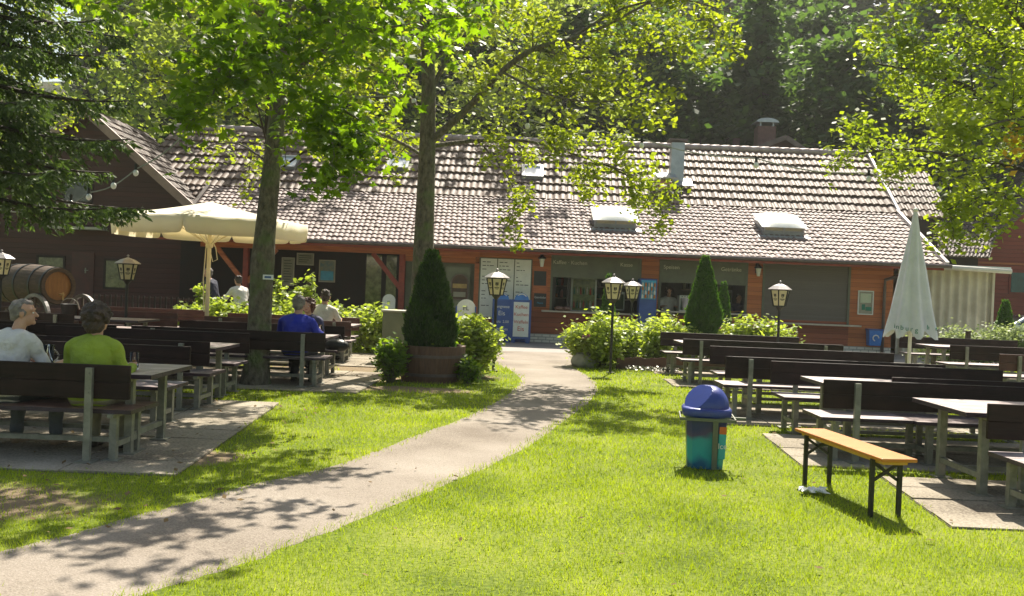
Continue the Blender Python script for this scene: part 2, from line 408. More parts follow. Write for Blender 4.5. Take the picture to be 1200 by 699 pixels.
# slab paving: every strip one sheet with real joints between slabs
M_slab = noise_ground('concrete_slab', [(.15, .125, .095), (.25, .215, .165), (.31, .27, .21), (.38, .33, .265)], 1.1, 45, .9, .4)
M_slab2 = pm('joint_soil', (.09, .07, .045), (.05, .04, .025), 4, .95)
PAVE_POLYS = []
def paving(x0, x1, y0, y1, sx=.95, sy=.62, seed=1, slant=0.0):
    r = random.Random(seed); mb = MB()
    y = y0; k = 0
    while y < y1 - .1:
        yy = min(y + sy, y1); off = -(k % 2) * sx * .0; x = x0 + off
        while x < x1 - .05:
            xx = min(x + sx, x1)
            a = .009; zt = .018 + r.uniform(-.004, .005); tx = r.uniform(-.003, .003); ty = r.uniform(-.003, .003)
            c = [(max(x, x0)+a, y+a), (xx-a, y+a), (xx-a, yy-a), (max(x, x0)+a, yy-a)]
            c = [(p[0] + slant*(p[1]-y0), p[1]) for p in c]
            vv = [(p[0], p[1], -.02) for p in c] + [(c[0][0], c[0][1], zt-tx-ty), (c[1][0], c[1][1], zt+tx-ty), (c[2][0], c[2][1], zt+tx+ty), (c[3][0], c[3][1], zt-tx+ty)]
            mb.add(vv, [(4, 5, 6, 7), (0, 1, 5, 4), (1, 2, 6, 5), (2, 3, 7, 6), (3, 0, 4, 7)], 0)
            x = xx
        y = yy; k += 1
    s = slant*(y1-y0)
    mb.add([(x0, y0, .006), (x1, y0, .006), (x1+s, y1, .006), (x0+s, y1, .006)], [(0, 1, 2, 3)], 1)
    struct(mb.build('paving', [M_slab, M_slab2]))
    PAVE_POLYS.append([(x0, y0), (x1, y0), (x1+s, y1), (x0+s, y1)])
# left terrace and the strips below the other sets
p1 = G(205, 560); p2 = G(332, 470)
paving(-12.5, p1.x, 7.72, 12.55, .98, .604, 2, (p2.x-p1.x)/(12.55-7.72)*.9)
paving(-12.0, -2.25, 14.0, 17.4, .9, .6, 3, .02)
paving(-12.0, -2.6, 18.5, 22.2, .9, .6, 13, .02)
paving(3.0, 14.0, 17.0, 18.5, .9, .5, 4, .02)
paving(2.55, 8.1, 12.2, 14.2, .9, .5, 5, .05)
paving(2.95, 8.6, 9.35, 11.5, .9, .54, 6, .08)
paving(3.35, 9.0, 7.0, 8.95, .9, .49, 7, .12)
paving(3.05, 8.0, 19.6, 20.6, .9, .5, 8, .02)
paving(8.3, 16.0, 19.9, 23.6, .9, .6, 9, .02)
paving(8.3, 14.0, 14.6, 15.9, .9, .6, 10, .02)

def inpoly(P, poly):
    x = P[:, 0]; y = P[:, 1]; r = np.zeros(len(P), bool); n = len(poly); j = n-1
    for i in range(n):
        xi, yi = poly[i]; xj, yj = poly[j]
        if yi != yj:
            c = ((yi > y) != (yj > y)) & (x < (xj-xi)*(y-yi)/(yj-yi)+xi)
            r ^= c
        j = i
    return r
def vnoise(P, s, seed):
    r = np.random.default_rng(seed); T = r.random((64, 64))
    q = P[:, :2]*s; i = np.floor(q).astype(int); f = q-i; f = f*f*(3-2*f)
    a = T[i[:, 0] % 64, i[:, 1] % 64]; b = T[(i[:, 0]+1) % 64, i[:, 1] % 64]; c = T[i[:, 0] % 64, (i[:, 1]+1) % 64]; d = T[(i[:, 0]+1) % 64, (i[:, 1]+1) % 64]
    return (a*(1-f[:, 0])+b*f[:, 0])*(1-f[:, 1]) + (c*(1-f[:, 0])+d*f[:, 0])*f[:, 1]

# grass blades (one object; bands get sparser and the blades coarser with distance)
def grass_pts(y0, y1, dens, rng):
    hw = .60*y1 + .6
    n = int((y1-y0)*2*hw*dens)
    P = np.stack([rng.uniform(-hw, hw, n), rng.uniform(y0, y1, n)], -1)
    keep = np.abs(P[:, 0]) < .58*P[:, 1] + .8
    P = P[keep]
    ok = ~inpoly(P + rng.normal(0, .05, P.shape), PATH_POLY)
    for q in PAVE_POLYS: ok &= ~inpoly(P + rng.normal(0, .035, P.shape), q)
    for q in [FC]: ok &= ~inpoly(P, q)
    P = P[ok]
    w = vnoise(P, 1.3, 5)*.6 + vnoise(P, 4.1, 6)*.4
    s = np.zeros(len(P))
    for (x, y, r, sy) in SOIL:
        d = np.sqrt(((P[:, 0]-x)/r)**2 + ((P[:, 1]-y)*sy/r)**2); s = np.maximum(s, np.clip(1.35-d, 0, 1.3))
    pk = np.clip(1.25 - s*1.5*(.5+vnoise(P, 3., 8)), .02, 1) * np.clip(.35+1.3*w, .3, 1)
    return P[rng.random(len(P)) < pk]
gv = []; gf = []; off = 0
for (y0, y1, dens, h, wd) in [(4.4, 6.2, 3600, .035, .0042), (6.2, 8.5, 2500, .036, .0055), (8.5, 12, 1300, .038, .008), (12, 17, 620, .040, .012), (17, 25, 260, .045, .018)]:
    P = grass_pts(y0, y1, dens, RNG); n = len(P)
    a = RNG.uniform(0, 2*PI, n); H = h*RNG.uniform(.45, 1.35, n)*(0.75+.6*vnoise(P, 2.2, 9))
    W = wd*RNG.uniform(.7, 1.4, n); lean = H*RNG.uniform(.1, .9, n); la = RNG.uniform(0, 2*PI, n)
    b0 = np.stack([P[:, 0]-np.cos(a)*W/2, P[:, 1]-np.sin(a)*W/2, np.full(n, .0)], -1)
    b1 = np.stack([P[:, 0]+np.cos(a)*W/2, P[:, 1]+np.sin(a)*W/2, np.full(n, .0)], -1)
    tp = np.stack([P[:, 0]+np.cos(la)*lean, P[:, 1]+np.sin(la)*lean, H], -1)
    v = np.stack([b0, b1, tp], 1).reshape(-1, 3); gv.append(v)
    gf.append(np.arange(3*n).reshape(-1, 3)+off); off += 3*n
M_grass = leaf_mat('grass_blades', (.17, .235, .012), (.37, .44, .035), .45, .5, 1.1, (1.7, 1.7, .5))
tag(np_mesh('grass', np.concatenate(gv), np.concatenate(gf), 3, M_grass), 'short sunlit lawn grass beside the path and round the benches', 'grass', kind='stuff')
# clover and daisy-leaf rosettes, and dry fallen leaves
def scatter_quads(name, P, size, mat, label, cat, rng, z=.02, flat=.35):
    n = len(P); S = size*rng.uniform(.5, 1.4, n)
    a = rng.uniform(0, 2*PI, n)
    u = np.stack([np.cos(a), np.sin(a), rng.normal(0, flat, n)], -1); w = np.stack([-np.sin(a), np.cos(a), rng.normal(0, flat, n)], -1)*.62
    c = np.stack([P[:, 0], P[:, 1], z + np.abs(rng.normal(0, z*.4, n))], -1)
    v = np.stack([c-u*S[:, None]/2, c-w*S[:, None]/2, c+u*S[:, None]/2, c+w*S[:, None]/2], 1).reshape(-1, 3)
    v[:, 2] = np.maximum(v[:, 2], .004)
    return tag(np_mesh(name, v, np.arange(4*n).reshape(-1, 4), 4, mat), label, cat, kind='stuff')
P = grass_pts(4.6, 11, 45, RNG)
P = P[vnoise(P, 1.7, 31) > .45]
scatter_quads('clover', P, .028, leaf_mat('clover_leaf', (.12, .2, .02), (.24, .33, .04), .4, 1.0, 2, (1.5, 1.5, .6)), 'broad clover leaves low in the near lawn', 'clover', RNG, .035, .3)
M_dry = leaf_mat('dry_leaf', (.08, .045, .02), (.24, .17, .08), .15, 1.0, 3, (1.4, 1.1, .7))
P = np.concatenate([np.stack([RNG.uniform(-7, -2.2, 620), RNG.uniform(5.6, 19, 620)], -1), np.stack([RNG.uniform(-3, 5, 60), RNG.uniform(4.8, 12, 60)], -1)])
scatter_quads('fallen_leaves', P, .052, M_dry, 'dry brown leaves fallen over the terrace, path and lawn', 'leaves', RNG, .03, .25)
# ================================================================ BUILDINGS
M_siding = siding_mat('red_orange_siding', (.52, .165, .045), (.27, .068, .02), .135)
M_sidlow = siding_mat('red_brown_siding', (.33, .085, .035), (.17, .04, .018), .16)
M_dark = siding_mat('dark_red_boards', (.062, .012, .009), (.022, .005, .004), .17)
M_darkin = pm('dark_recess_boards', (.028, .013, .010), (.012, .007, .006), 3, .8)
M_farred = siding_mat('far_red_siding', (.30, .055, .035), (.17, .032, .022), .18)
M_beam = pm('orange_beam', (.50, .15, .05), (.30, .08, .03), 4, .6, stretch=(.4, 4, 4))
M_redpost = pm('red_post', (.30, .05, .03), (.18, .03, .02), 4, .6)
M_olive = pm('olive_panel', (.13, .14, .095), (.09, .095, .065), 3, .6)
M_shutter = siding_mat('brown_shutter', (.14, .12, .10), (.10, .085, .07), .06)
M_sill = pm('pale_sill', (.55, .48, .38), (.42, .36, .28), 5, .6)
M_wbrick = None
M_metal = pm('sheet_metal', (.42, .44, .46), (.30, .32, .34), 3, .35, metallic=.6)
M_gutter = pm('gutter_metal', (.16, .12, .11), (.09, .07, .065), 4, .45, metallic=.4)
M_glassd = glass_mat('dark_glass')
M_board = pm('black_chalkboard', (.03, .035, .035), (.02, .022, .022), 5, .7)
M_chalk = pm('chalk', (.75, .75, .72), (.6, .6, .58), 20, .9)
M_blueb = pm('blue_board', (.045, .10, .32), (.03, .07, .24), 5, .5)
M_blues = pm('bright_blue_sign', (.05, .22, .62), (.03, .15, .5), 5, .4)
M_white = pm('white_panel', (.74, .74, .68), (.62, .62, .57), 4, .6)
M_cyan = pm('cyan_print', (.06, .42, .62), (.04, .25, .45), 5, .4)
M_int = pm('interior_dark', (.16, .16, .13), (.10, .10, .085), 3, .8)
M_paper = pm('aged_paper', (.34, .32, .24), (.26, .24, .18), 5, .8)
M_text = pm('pale_lettering', (.62, .60, .46), (.5, .48, .36), 30, .7)
M_green = pm('green_print', (.03, .22, .14), (.02, .15, .1), 9, .6)
M_redink = pm('red_lettering', (.55, .12, .08), (.45, .08, .06), 20, .7)

def tile_mat(name, c1, c2, c3):
    m, nt = new_mat(name); L = nt.links
    out = N(nt, 'ShaderNodeOutputMaterial'); b = N(nt, 'ShaderNodeBsdfPrincipled'); L.new(b.outputs[0], out.inputs[0])
    at = N(nt, 'ShaderNodeAttribute'); at.attribute_name = 'tile'
    cr = N(nt, 'ShaderNodeValToRGB'); e = cr.color_ramp.elements
    e[0].position = 0; e[0].color = rgba(c2); e[1].position = 1; e[1].color = rgba(c1); q = e.new(.55); q.color = rgba(c3)
    L.new(at.outputs['Fac'], cr.inputs[0])
    tc = N(nt, 'ShaderNodeTexCoord'); n1 = N(nt, 'ShaderNodeTexNoise'); n1.inputs['Scale'].default_value = 2.5; n1.inputs['Detail'].default_value = 8
    L.new(tc.outputs['Object'], n1.inputs['Vector'])
    r = N(nt, 'ShaderNodeValToRGB'); r.color_ramp.elements[0].position = .35; r.color_ramp.elements[0].color = (.6, .58, .55, 1); r.color_ramp.elements[1].position = .65
    L.new(n1.outputs['Fac'], r.inputs[0])
    mm = N(nt, 'ShaderNodeMix', data_type='RGBA', blend_type='MULTIPLY'); mm.inputs[0].default_value = 1
    L.new(cr.outputs[0], mm.inputs[6]); L.new(r.outputs[0], mm.inputs[7]); L.new(mm.outputs[2], b.inputs['Base Color'])
    b.inputs['Roughness'].default_value = .62; b.inputs['Specular IOR Level'].default_value = .3
    n2 = N(nt, 'ShaderNodeTexNoise'); n2.inputs['Scale'].default_value = 60; L.new(tc.outputs['Object'], n2.inputs['Vector'])
    bp = N(nt, 'ShaderNodeBump'); bp.inputs['Strength'].default_value = .3; bp.inputs['Distance'].default_value = .01
    L.new(n2.outputs['Fac'], bp.inputs['Height']); L.new(bp.outputs[0], b.inputs['Normal'])
    MATS[name] = m; return m
M_tile = tile_mat('clay_tiles_small', (.33, .25, .235), (.19, .135, .125), (.27, .20, .185))
M_tile2 = tile_mat('clay_tiles_large', (.215, .145, .112), (.115, .073, .056), (.165, .11, .083))
M_tile3 = tile_mat('dark_tiles', (.15, .11, .10), (.07, .05, .045), (.11, .08, .07))

def tiled_roof(name, A, B, C, Dp, rows, cols, mat, parent, wave=.035, step=.035, per=6, seed=1, thick=.06):
    """A,B lower edge left/right, C,Dp upper edge left/right; real rolls across and a real step at each course"""
    r = np.random.default_rng(seed)
    A, B, C, Dp = [np.array(tuple(p), float) for p in (A, B, C, Dp)]
    nrm = np.cross(B-A, C-A); nrm /= np.linalg.norm(nrm)
    if nrm[2] < 0: nrm = -nrm
    nu = cols*per + 1; u = np.linspace(0, 1, nu)
    ph = (np.arange(nu) % per)/per
    prof = wave*(np.where(ph < .70, np.sin(ph/.70*PI)**.5, -.5*np.sin((ph-.70)/.30*PI)))
    vs = []; fs = []; tl = []
    jt = r.normal(0, .006, (rows+1, cols+1)); base = 0
    for i in range(rows):
        v0 = i/rows; v1 = (i+1)/rows + .012
        ring = []
        for v, lift in ((v0, -step*.2), (v0, step+.004), (v1, 0.004)):
            lo = A + (C-A)*v; hi = B + (Dp-B)*v
            uu = u + (0.0)
            p = lo[None]*(1-uu[:, None]) + hi[None]*uu[:, None]
            ci = np.minimum((np.arange(nu)//per), cols-1)
            lf = lift + (prof if lift > -1e9 and v is not None else 0)
            if lift < 0: lf = np.full(nu, lift)
            p = p + nrm[None]*(lf + (jt[i][ci] if lift >= 0 else 0))[:, None]
            # tile noses hang slightly uneven
            ring.append(p)
        o = base
        vs.append(np.concatenate(ring)); base += 3*nu
        a = np.arange(nu-1)
        for k in range(2):
            fs.append(np.stack([o+k*nu+a, o+k*nu+a+1, o+(k+1)*nu+a+1, o+(k+1)*nu+a], -1))
            tv = r.random(cols)
            tl.append((i, k, a//per))
    V = np.concatenate(vs); Fq = np.concatenate(fs)
    o = np_mesh(name, V, Fq, 4, mat, parent)
    tv = r.random((rows, cols))*.75 + .25*r.random((rows, 1))
    vals = np.concatenate([tv[i][np.minimum(c, cols-1)] for (i, k, c) in tl]).astype(np.float32)
    at = o.data.attributes.new('tile', 'FLOAT', 'FACE')
    if len(at.data) == len(vals): at.data.foreach_set('value', vals)
    return o

YF = 29.8
def fx(px, py, Y=YF): return D(px, py, Y).x
def fz(px, py, Y=YF): return D(px, py, Y).z
def rect(x0, y0, x1, y1, Y=YF):
    xc = (x0+x1)/2; yc = (y0+y1)/2
    return fx(x0, yc, Y), fx(x1, yc, Y), fz(xc, y1, Y), fz(xc, y0, Y)   # X0 X1 Z0 Z1
def text_obj(name, s, size, loc, mat, parent=None, rx=PI/2, rz=0, align='CENTER', depth=.004):
    cu = bpy.data.curves.new(name, 'FONT'); cu.body = s; cu.size = size; cu.align_x = align; cu.extrude = depth
    to = bpy.data.objects.new(name + '_tmp', cu); COL.objects.link(to)
    dg = bpy.context.evaluated_depsgraph_get(); me = bpy.data.meshes.new_from_object(to.evaluated_get(dg))
    bpy.data.objects.remove(to); bpy.data.curves.remove(cu)
    me.materials.clear(); me.materials.append(mat)
    o = bpy.data.objects.new(name, me); COL.objects.link(o)
    o.location = loc; o.rotation_euler = (rx, 0, rz)
    if parent is not None: o.parent = parent
    return o

H = thing('kiosk_building', 'long low restaurant building with orange timber front, serving hatches and a pinkish tiled roof', 'building', (0, YF, 0))
H.location = (0, 0, 0)
XL = fx(560, 350); XR = fx(1046, 350); XP0 = fx(466, 350); XLL = -11.2
ZE = 2.92
EY, BY, RY = 28.95, 34.0, 38.0       # eave, pitch break, ridge
ZB, ZR = 4.95, 7.62
# walls: solid pieces between the openings
w1 = rect(645, 300, 751, 366); w2 = rect(772, 300, 876, 366); w3 = rect(893, 308, 996, 379)
ZT = 2.86
mb = MB()
def seg(x0, x1, z0, z1, mi=0, y0=YF, y1=YF+.18): mb.b2(x0, x1, y0, y1, z0, z1, mi)
mb_low = MB()
sill_z = w1[2]
# upper strip above board zone and pillars
XW = fx(623, 350)
for (a_, b_2, z_) in ((XL, w1[0], sill_z), (w1[1], w2[0], sill_z), (w2[1], w3[0], sill_z), (w3[1], XR, .28), (XP0+.1, XL, 2.42)):
    mb = MB(); seg(a_, b_2, z_, ZT); mb.build('front_wall', M_siding, H)
mb_low.b2(XL, w3[1], YF, YF+.18, .28, sill_z)
mb_low.build('lower_wall', M_sidlow, H)
# white brick plinth
M_wbrick, nt = new_mat('white_brick')
L_ = nt.links; out = N(nt, 'ShaderNodeOutputMaterial'); b_ = N(nt, 'ShaderNodeBsdfPrincipled'); L_.new(b_.outputs[0], out.inputs[0])
br = N(nt, 'ShaderNodeTexBrick'); br.inputs['Color1'].default_value = (.72, .68, .6, 1); br.inputs['Color2'].default_value = (.6, .56, .5, 1); br.inputs['Mortar'].default_value = (.3, .28, .25, 1)
br.inputs['Scale'].default_value = 1; br.inputs['Brick Width'].default_value = .25; br.inputs['Row Height'].default_value = .09; br.inputs['Mortar Size'].default_value = .012
tc = N(nt, 'ShaderNodeTexCoord'); mp = N(nt, 'ShaderNodeMapping'); mp.inputs['Rotation'].default_value = (PI/2, 0, 0); L_.new(tc.outputs['Object'], mp.inputs[0]); L_.new(mp.outputs[0], br.inputs['Vector']); L_.new(br.outputs['Color'], b_.inputs['Base Color'])
m2 = MB(); m2.b2(XL, XR, YF-.02, YF+.16, -.05, .28); m2.build('plinth', M_wbrick, H)
# side and back walls (dark inside)
m2 = MB(); m2.b2(XR-.18, XR, YF+.18, 43.5, 0, 3.0); m2.b2(XLL, XR-.18, 43.3, 43.5, 0, 3.0)
m2.build('side_wall', M_sidlow, H)
m2 = MB()  # room behind the hatches
m2.b2(XL, XR-.2, 33.0, 33.1, 0, 3.2); m2.b2(XL, XR-.2, YF+.2, 33, 3.0, 3.1); m2.b2(XL-.1, XL, YF+.2, 33, 0, 3.1); m2.b2(XL, XR-.2, YF+.2, 33, .02, .06)
m2.b2(fx(761, 340), fx(761, 340)+.1, YF+.2, 33, .06, 3.0); m2.b2(w3[0]-.2, w3[0]-.1, YF+.2, 33, .06, 3.0)
m2.build('interior', M_int, H)
# gable wall infill at right end
m2 = MB(); m2.prism_xz([(0, 0), (1, 0), (1, 1)], 0, 1) if False else None
# hatches
panels = []
def hatch(w, zsplit, texts, closed=False):
    X0, X1, Z0, Z1 = w
    f = MB(); t = .07
    f.prism_xz([(X0, Z0), (X0, ZT-.01), (X1, ZT-.01), (X1, Z0), (X1-t, Z0), (X1-t, ZT-.08), (X0+t, ZT-.08), (X0+t, Z0)][::-1], YF-.03, YF+.1)
    fr = f.build('hatch_frame', M_olive, H)
    if closed:
        s = MB(); s.b2(X0+t, X1-t, YF+.02, YF+.06, Z0, ZT-.04); s.build('shutter', M_shutter, H)
    else:
        s = MB(); s.b2(X0+t, X1-t, YF-.01, YF+.04, zsplit, ZT-.03)
        p = s.build('sign_panel', M_olive, H)
        for (px, tx) in texts:
            text_obj('lettering', tx, .17, (fx(px, 312), YF-.025, (zsplit+ZT)/2+.04), M_text, p)
    c = MB(); c.b2(X0-.25, X1+.3, YF-.32, YF+.05, Z0-.05, Z0)
    c.build('counter', M_sill, H, bevel=.008)
zs1 = fz(700, 327)
hatch(w1, zs1, [(668, 'Kaffee · Kuchen'), (734, 'Kasse')])
hatch(w2, fz(822, 333), [(787, 'Speisen'), (857, 'Getränke')])
hatch(w3, 0, [], True)
# things inside hatch 1: glass fridge, dark posts, bread baskets
def cuboid_child(name, w, Y0, Y1, mat, parent=H, bevel=0):
    m = MB(); m.b2(w[0], w[1], Y0, Y1, w[2], w[3]); return m.build(name, mat, parent, bevel=bevel)
# fridge with bottles behind the first hatch
fr = thing('display_fridge', 'lit glass door drinks fridge standing behind the first serving hatch', 'fridge', (0, 0, 0))
r_ = rect(671, 328, 697, 364, 31.4)
m = MB(); m.b2(r_[0]-.06, r_[1]+.06, 31.4, 32.0, r_[2]-.3, r_[3]+.1); m.build('cabinet', M_metal, fr)
m = MB()
m.b2(r_[0], r_[1], 31.36, 31.395, r_[2], r_[3]); m.build('glass_door', pm('fridge_glass', (.26, .33, .13), (.10, .14, .06), 9, .15), fr)
for i in range(14):
    mm = MB(); x = r_[0]+.05+(i % 7)*(r_[1]-r_[0]-.1)/6; z = r_[2]+.08+(i//7)*.45
    mm.lathe([(.03, 0), (.03, .16), (.012, .2), (.012, .25)], (x, 31.32, z), 8)
    mm.build('bottle', [M_redink, M_green, M_white][i % 3], fr)
for (a, b_2) in ((646, 651), (664, 668)):
    cuboid_child('hatch_post', rect(a, 325, b_2, 366, YF+.4), YF+.36, YF+.44, M_black)
for i, px in enumerate((655, 664)):
    t = MB(); X = fx(px, 362, YF); t.lathe([(.10, 0), (.16, .07), (.16, .10)], (0, 0, 0), 14)
    t.ell((0, 0, .10), (.13, .12, .05))
    o = t.build('bread_basket', M_seatl, None, smooth=True); o.location = (X, YF-.12, w1[2]+.003)
    tag(o, ['round brown bread basket on the first counter, left one', 'round brown bread basket on the first counter, nearer the fridge'][i], 'basket')
# kitchen things seen through the hatches
def kit(name, label, cat, px, Y, mat, door=None):
    w = rect(*px, Y=Y); t = thing(name, label, cat); m = MB(); m.b2(w[0], w[1], Y, Y+.5, w[2], w[3]); m.build('cabinet', mat, t, bevel=.01)
    m = MB(); m.b2(w[0]+.04, w[1]-.04, Y-.02, Y-.002, w[2]+.05, w[3]-.08); m.build('front_panel', door or M_glassd, t)
    m = MB()
    for k in range(3): m.tube([(w[0]+.08+k*.09, Y-.03, w[3]-.04), (w[0]+.08+k*.09, Y-.003, w[3]-.04)], .018, 8)
    m.build('knobs', M_black, t)
kit('coffee_machine', 'metal coffee machine at the right side behind the first hatch', 'coffee machine', (712, 342, 732, 364), 31.0, M_metal)
kit('display_case', 'white display case on the counter of the second hatch, in front of the server', 'display case', (796, 347, 833, 366), 30.25, M_white)
kit('display_case', 'small dark oven at the right end behind the second hatch', 'oven', (846, 340, 858, 356), 31.6, M_metal)
for i, (px0, px1, Y, z) in enumerate(((650, 668, 32.6, 334), (700, 748, 32.6, 336), (800, 850, 32.6, 339))):
    t = thing('wall_shelf', ['short wall shelf with jars at the left in the first hatch', 'long wall shelf with jars at the right in the first hatch', 'wall shelf with jars in the second hatch'][i], 'shelf')
    w = rect(px0, z, px1, z+2, Y); m = MB(); m.b2(w[0], w[1], Y, Y+.38, w[2], w[2]+.04); m.b2(w[0], w[1], Y, Y+.38, w[2]-.42, w[2]-.38); m.build('boards', M_sill, t)
    k = w[0]+.08; j = 0; rr = random.Random(i)
    while k < w[1]-.1:
        for dz in (.04, -.38):
            m = MB(); hh = rr.uniform(.12, .28); m.lathe([(.05, 0), (.05, hh*.8), (.03, hh)], (k, Y+.15, w[2]+dz), 8); m.build('jar', rr.choice([M_white, M_sill, M_redink, M_green, M_orange, M_metal]), t)
        k += rr.uniform(.13, .24)
# big menu board (white, three panels)
mw = rect(562, 304, 622, 362)
mn = thing('menu_board', 'large white menu board of three panels on the orange wall', 'menu board')
m = MB(); m.b2(mw[0]-.03, mw[1]+.03, YF-.04, YF-.001, mw[2]-.3, mw[3]+.03); m.build('backing', M_olive, mn)
wd = (mw[1]-mw[0])/3
for k in range(3):
    m = MB(); m.b2(mw[0]+wd*k+.02, mw[0]+wd*(k+1)-.01, YF-.06, YF-.045, mw[2]-.28, mw[3]); p = m.build('panel', M_white, mn)
    m = MB(); rr = random.Random(k+5)
    for j in range(13):
        z = mw[3]-.12-j*.115
        if j % 4 == 3: continue
        x = mw[0]+wd*k+.07
        while x < mw[0]+wd*(k+1)-.2:
            l = rr.uniform(.05, .14); m.b2(x, min(x+l, mw[0]+wd*(k+1)-.08), YF-.064, YF-.0605, z, z+.022); x += l+.03
            if rr.random() < .25: break
    m.build('menu_lettering', M_board, p)
# wall boards right of it
bo = MB(); bw = rect(624, 316, 641, 361); bo.b2(bw[0], bw[1], YF-.05, YF-.001, bw[2], bw[3]+.05)
o = bo.build('board_mount', M_beam, H)
for i, (y0, y1, tx, lb) in enumerate([(318, 335, ['~ ~ ~', '~ ~'], 'small empty chalkboard on the orange wall under the lamp'), (344, 360, ['Eiscafé', 'offen'], 'small chalkboard with white handwriting beside the first hatch')]):
    w = rect(625.5, y0, 640, y1)
    t = thing('chalkboard', lb, 'chalkboard')
    m = MB(); m.b2(w[0], w[1], YF-.07, YF-.052, w[2], w[3]); m.build('slate', M_board, t)
    if i == 1:
        text_obj('chalk_writing', 'Getränke', .095, ((w[0]+w[1])/2, YF-.075, w[3]-.16), M_chalk, t)
        text_obj('chalk_writing', 'Menü', .085, ((w[0]+w[1])/2, YF-.075, w[2]+.1), M_cyan, t)
    m = MB(); f = .018
    for (a, b2, c, d) in ((w[0]-f, w[1]+f, w[3], w[3]+f), (w[0]-f, w[1]+f, w[2]-f, w[2]), (w[0]-f, w[0], w[2], w[3]), (w[1], w[1]+f, w[2], w[3])): m.b2(a, b2, YF-.075, YF-.052, c, d)
    m.build('frame', M_beam, t)
# eave fascia, gutter, soffit, beam
m = MB(); m.b2(XLL+.2, 13.25, EY-.05, EY+.0, ZE-.16, ZE-.02); m.b2(XLL+.2, 13.25, EY+.0, YF+.2, ZE-.06, ZE-.03); m.build('fascia', M_redpost, H)
m = MB()
m.tube([(XLL+.2, EY-.11, ZE-.03), (13.45, EY-.11, ZE-.03)], .065, 10)
m.build('gutter', M_gutter, H, smooth=True)
m = MB(); m.b2(XP0-6.3, XL, YF-.06, YF+.1, 2.62, 2.80); m.build('beam', M_beam, H)
m = MB(); X = fx(1035, 350)
m.tube([(X+.55, EY-.11, ZE-.06), (X+.5, EY+.1, ZE-.25), (X, YF-.1, ZE-.5), (X, YF-.09, ZE-.8), (X, YF-.09, .05)], .05, 10); m.build('downpipe', M_gutter, H, smooth=True)
# roofs
xa = D(205, 262, EY).x - .0
tiled_roof('roof', (xa, EY, ZE), (13.32, EY, ZE), (fx(247, 224, BY), BY, ZB), (13.75, BY, ZB), 15, 138, M_tile, H, wave=.020, step=.045, seed=2)
tiled_roof('upper_roof', (-13.9, BY-.1, ZB-.05), (13.8, BY-.1, ZB-.05), (-13.9, RY, ZR), (14.1, RY, ZR), 8, 118, M_tile2, H, wave=.026, step=.075, seed=3)
# lower continuation of the upper roof on the left, and the rear slope
tiled_roof('valley_roof', (-13.9, 32.0, 3.6), (fx(247, 224, BY)+.1, 33.2, 4.40), (-13.9, BY-.08, ZB-.03), (fx(247, 224, BY)+.1, BY-.08, ZB-.03), 3, 16, M_tile2, H, wave=.026, step=.075, seed=4)
tiled_roof('rear_roof', (14.1, 43.8, 3.2), (-13.9, 43.8, 3.2), (14.1, RY+.02, ZR), (-13.9, RY+.02, ZR), 14, 90, M_tile2, H, wave=.045, step=.055, seed=5)
m = MB()
for k in range(70):
    x = -13.9 + k*.4; m.tube([(x, RY, ZR+.05), (x+.43, RY, ZR+.065)], [.13, .14], 8)
m.build('ridge_tiles', pm('ridge', (.45, .36, .33), (.3, .22, .2), 3, .5), H, smooth=True)
m = MB(); m.bar((13.36, EY-.02, ZE+.03), (13.8, BY, ZB+.06), .10, .16); m.bar((13.85, BY, ZB+.06), (14.14, RY, ZR+.08), .10, .16)
m.build('verge_board', pm('verge_white', (.62, .58, .55), (.5, .45, .43), 4, .5), H)
m = MB(); m.bar((xa-.04, EY-.02, ZE+.03), (fx(247, 224, BY)-.04, BY, ZB+.06), .12, .16); m.build('verge_board', M_tile3, H)
m = MB()   # end gable under the verge
m.add([(13.0, YF, 2.8), (13.0, 43.3, 2.8), (13.3, RY, ZR-.25), (13.15, BY, ZB-.25), (13.0, BY, 2.8), (13.2, RY, 2.8)], [(0, 4, 3), (4, 5, 2, 3), (5, 1, 2)]); m.build('gable_wall', M_sidlow, H)
# skylight domes
def roofpt(px, py):   # hit lower roof plane
    d = ray(px, py); sl = (ZB-ZE)/(BY-EY)
    t = (ZE + sl*(CAM.y-EY) - CAM.z) / (d.z - sl*d.y); return CAM + d*t
sl_ang = math.atan2(ZB-ZE, BY-EY)
Mr = Matrix.Rotation(sl_ang, 3, 'X')
def skylight(px, py):
    p = roofpt(px, py)
    m = MB(); R = Mr
    for (c, s) in (((0, -.62, .08), (1.35, .08, .2)), ((0, .62, .08), (1.35, .08, .2)), ((-.64, 0, .08), (.08, 1.3, .2)), ((.64, 0, .08), (.08, 1.3, .2))):
        m.box(p + R @ Vector(c), s, 0, 0, R)
    for k in (-.64, 0, .64): m.box(p + R @ Vector((k, -.66, .21)), (.05, .05, .24), 0, 0, R)
    f = m.build('skylight', M_metal, H)
    m = MB(); m.box(p + R @ Vector((0, -.60, .24)), (1.24, .03, .16), 0, 0, R); m.build('pane', M_sill, f)
    m = MB(); m.box(p + R @ Vector((0, -.78, .03)), (1.7, .26, .03), 0, 0, R); m.build('flashing', M_metal, f)
    m = MB(); n = 10; vs = []; fs = []
    for i in range(n+1):
        for j in range(n+1):
            u = i/n*2-1; v = j/n*2-1
            h = .15*(1-u**4)*(1-v**4)
            vs.append(p + R @ Vector((u*.76, v*.74, .33+h)))
    for i in range(n):
        for j in range(n): a = i*(n+1)+j; fs.append((a, a+n+1, a+n+2, a+1))
    m.add(vs, fs); m.build('dome', M_white, f, smooth=True)
skylight(719, 262); skylight(912, 270)
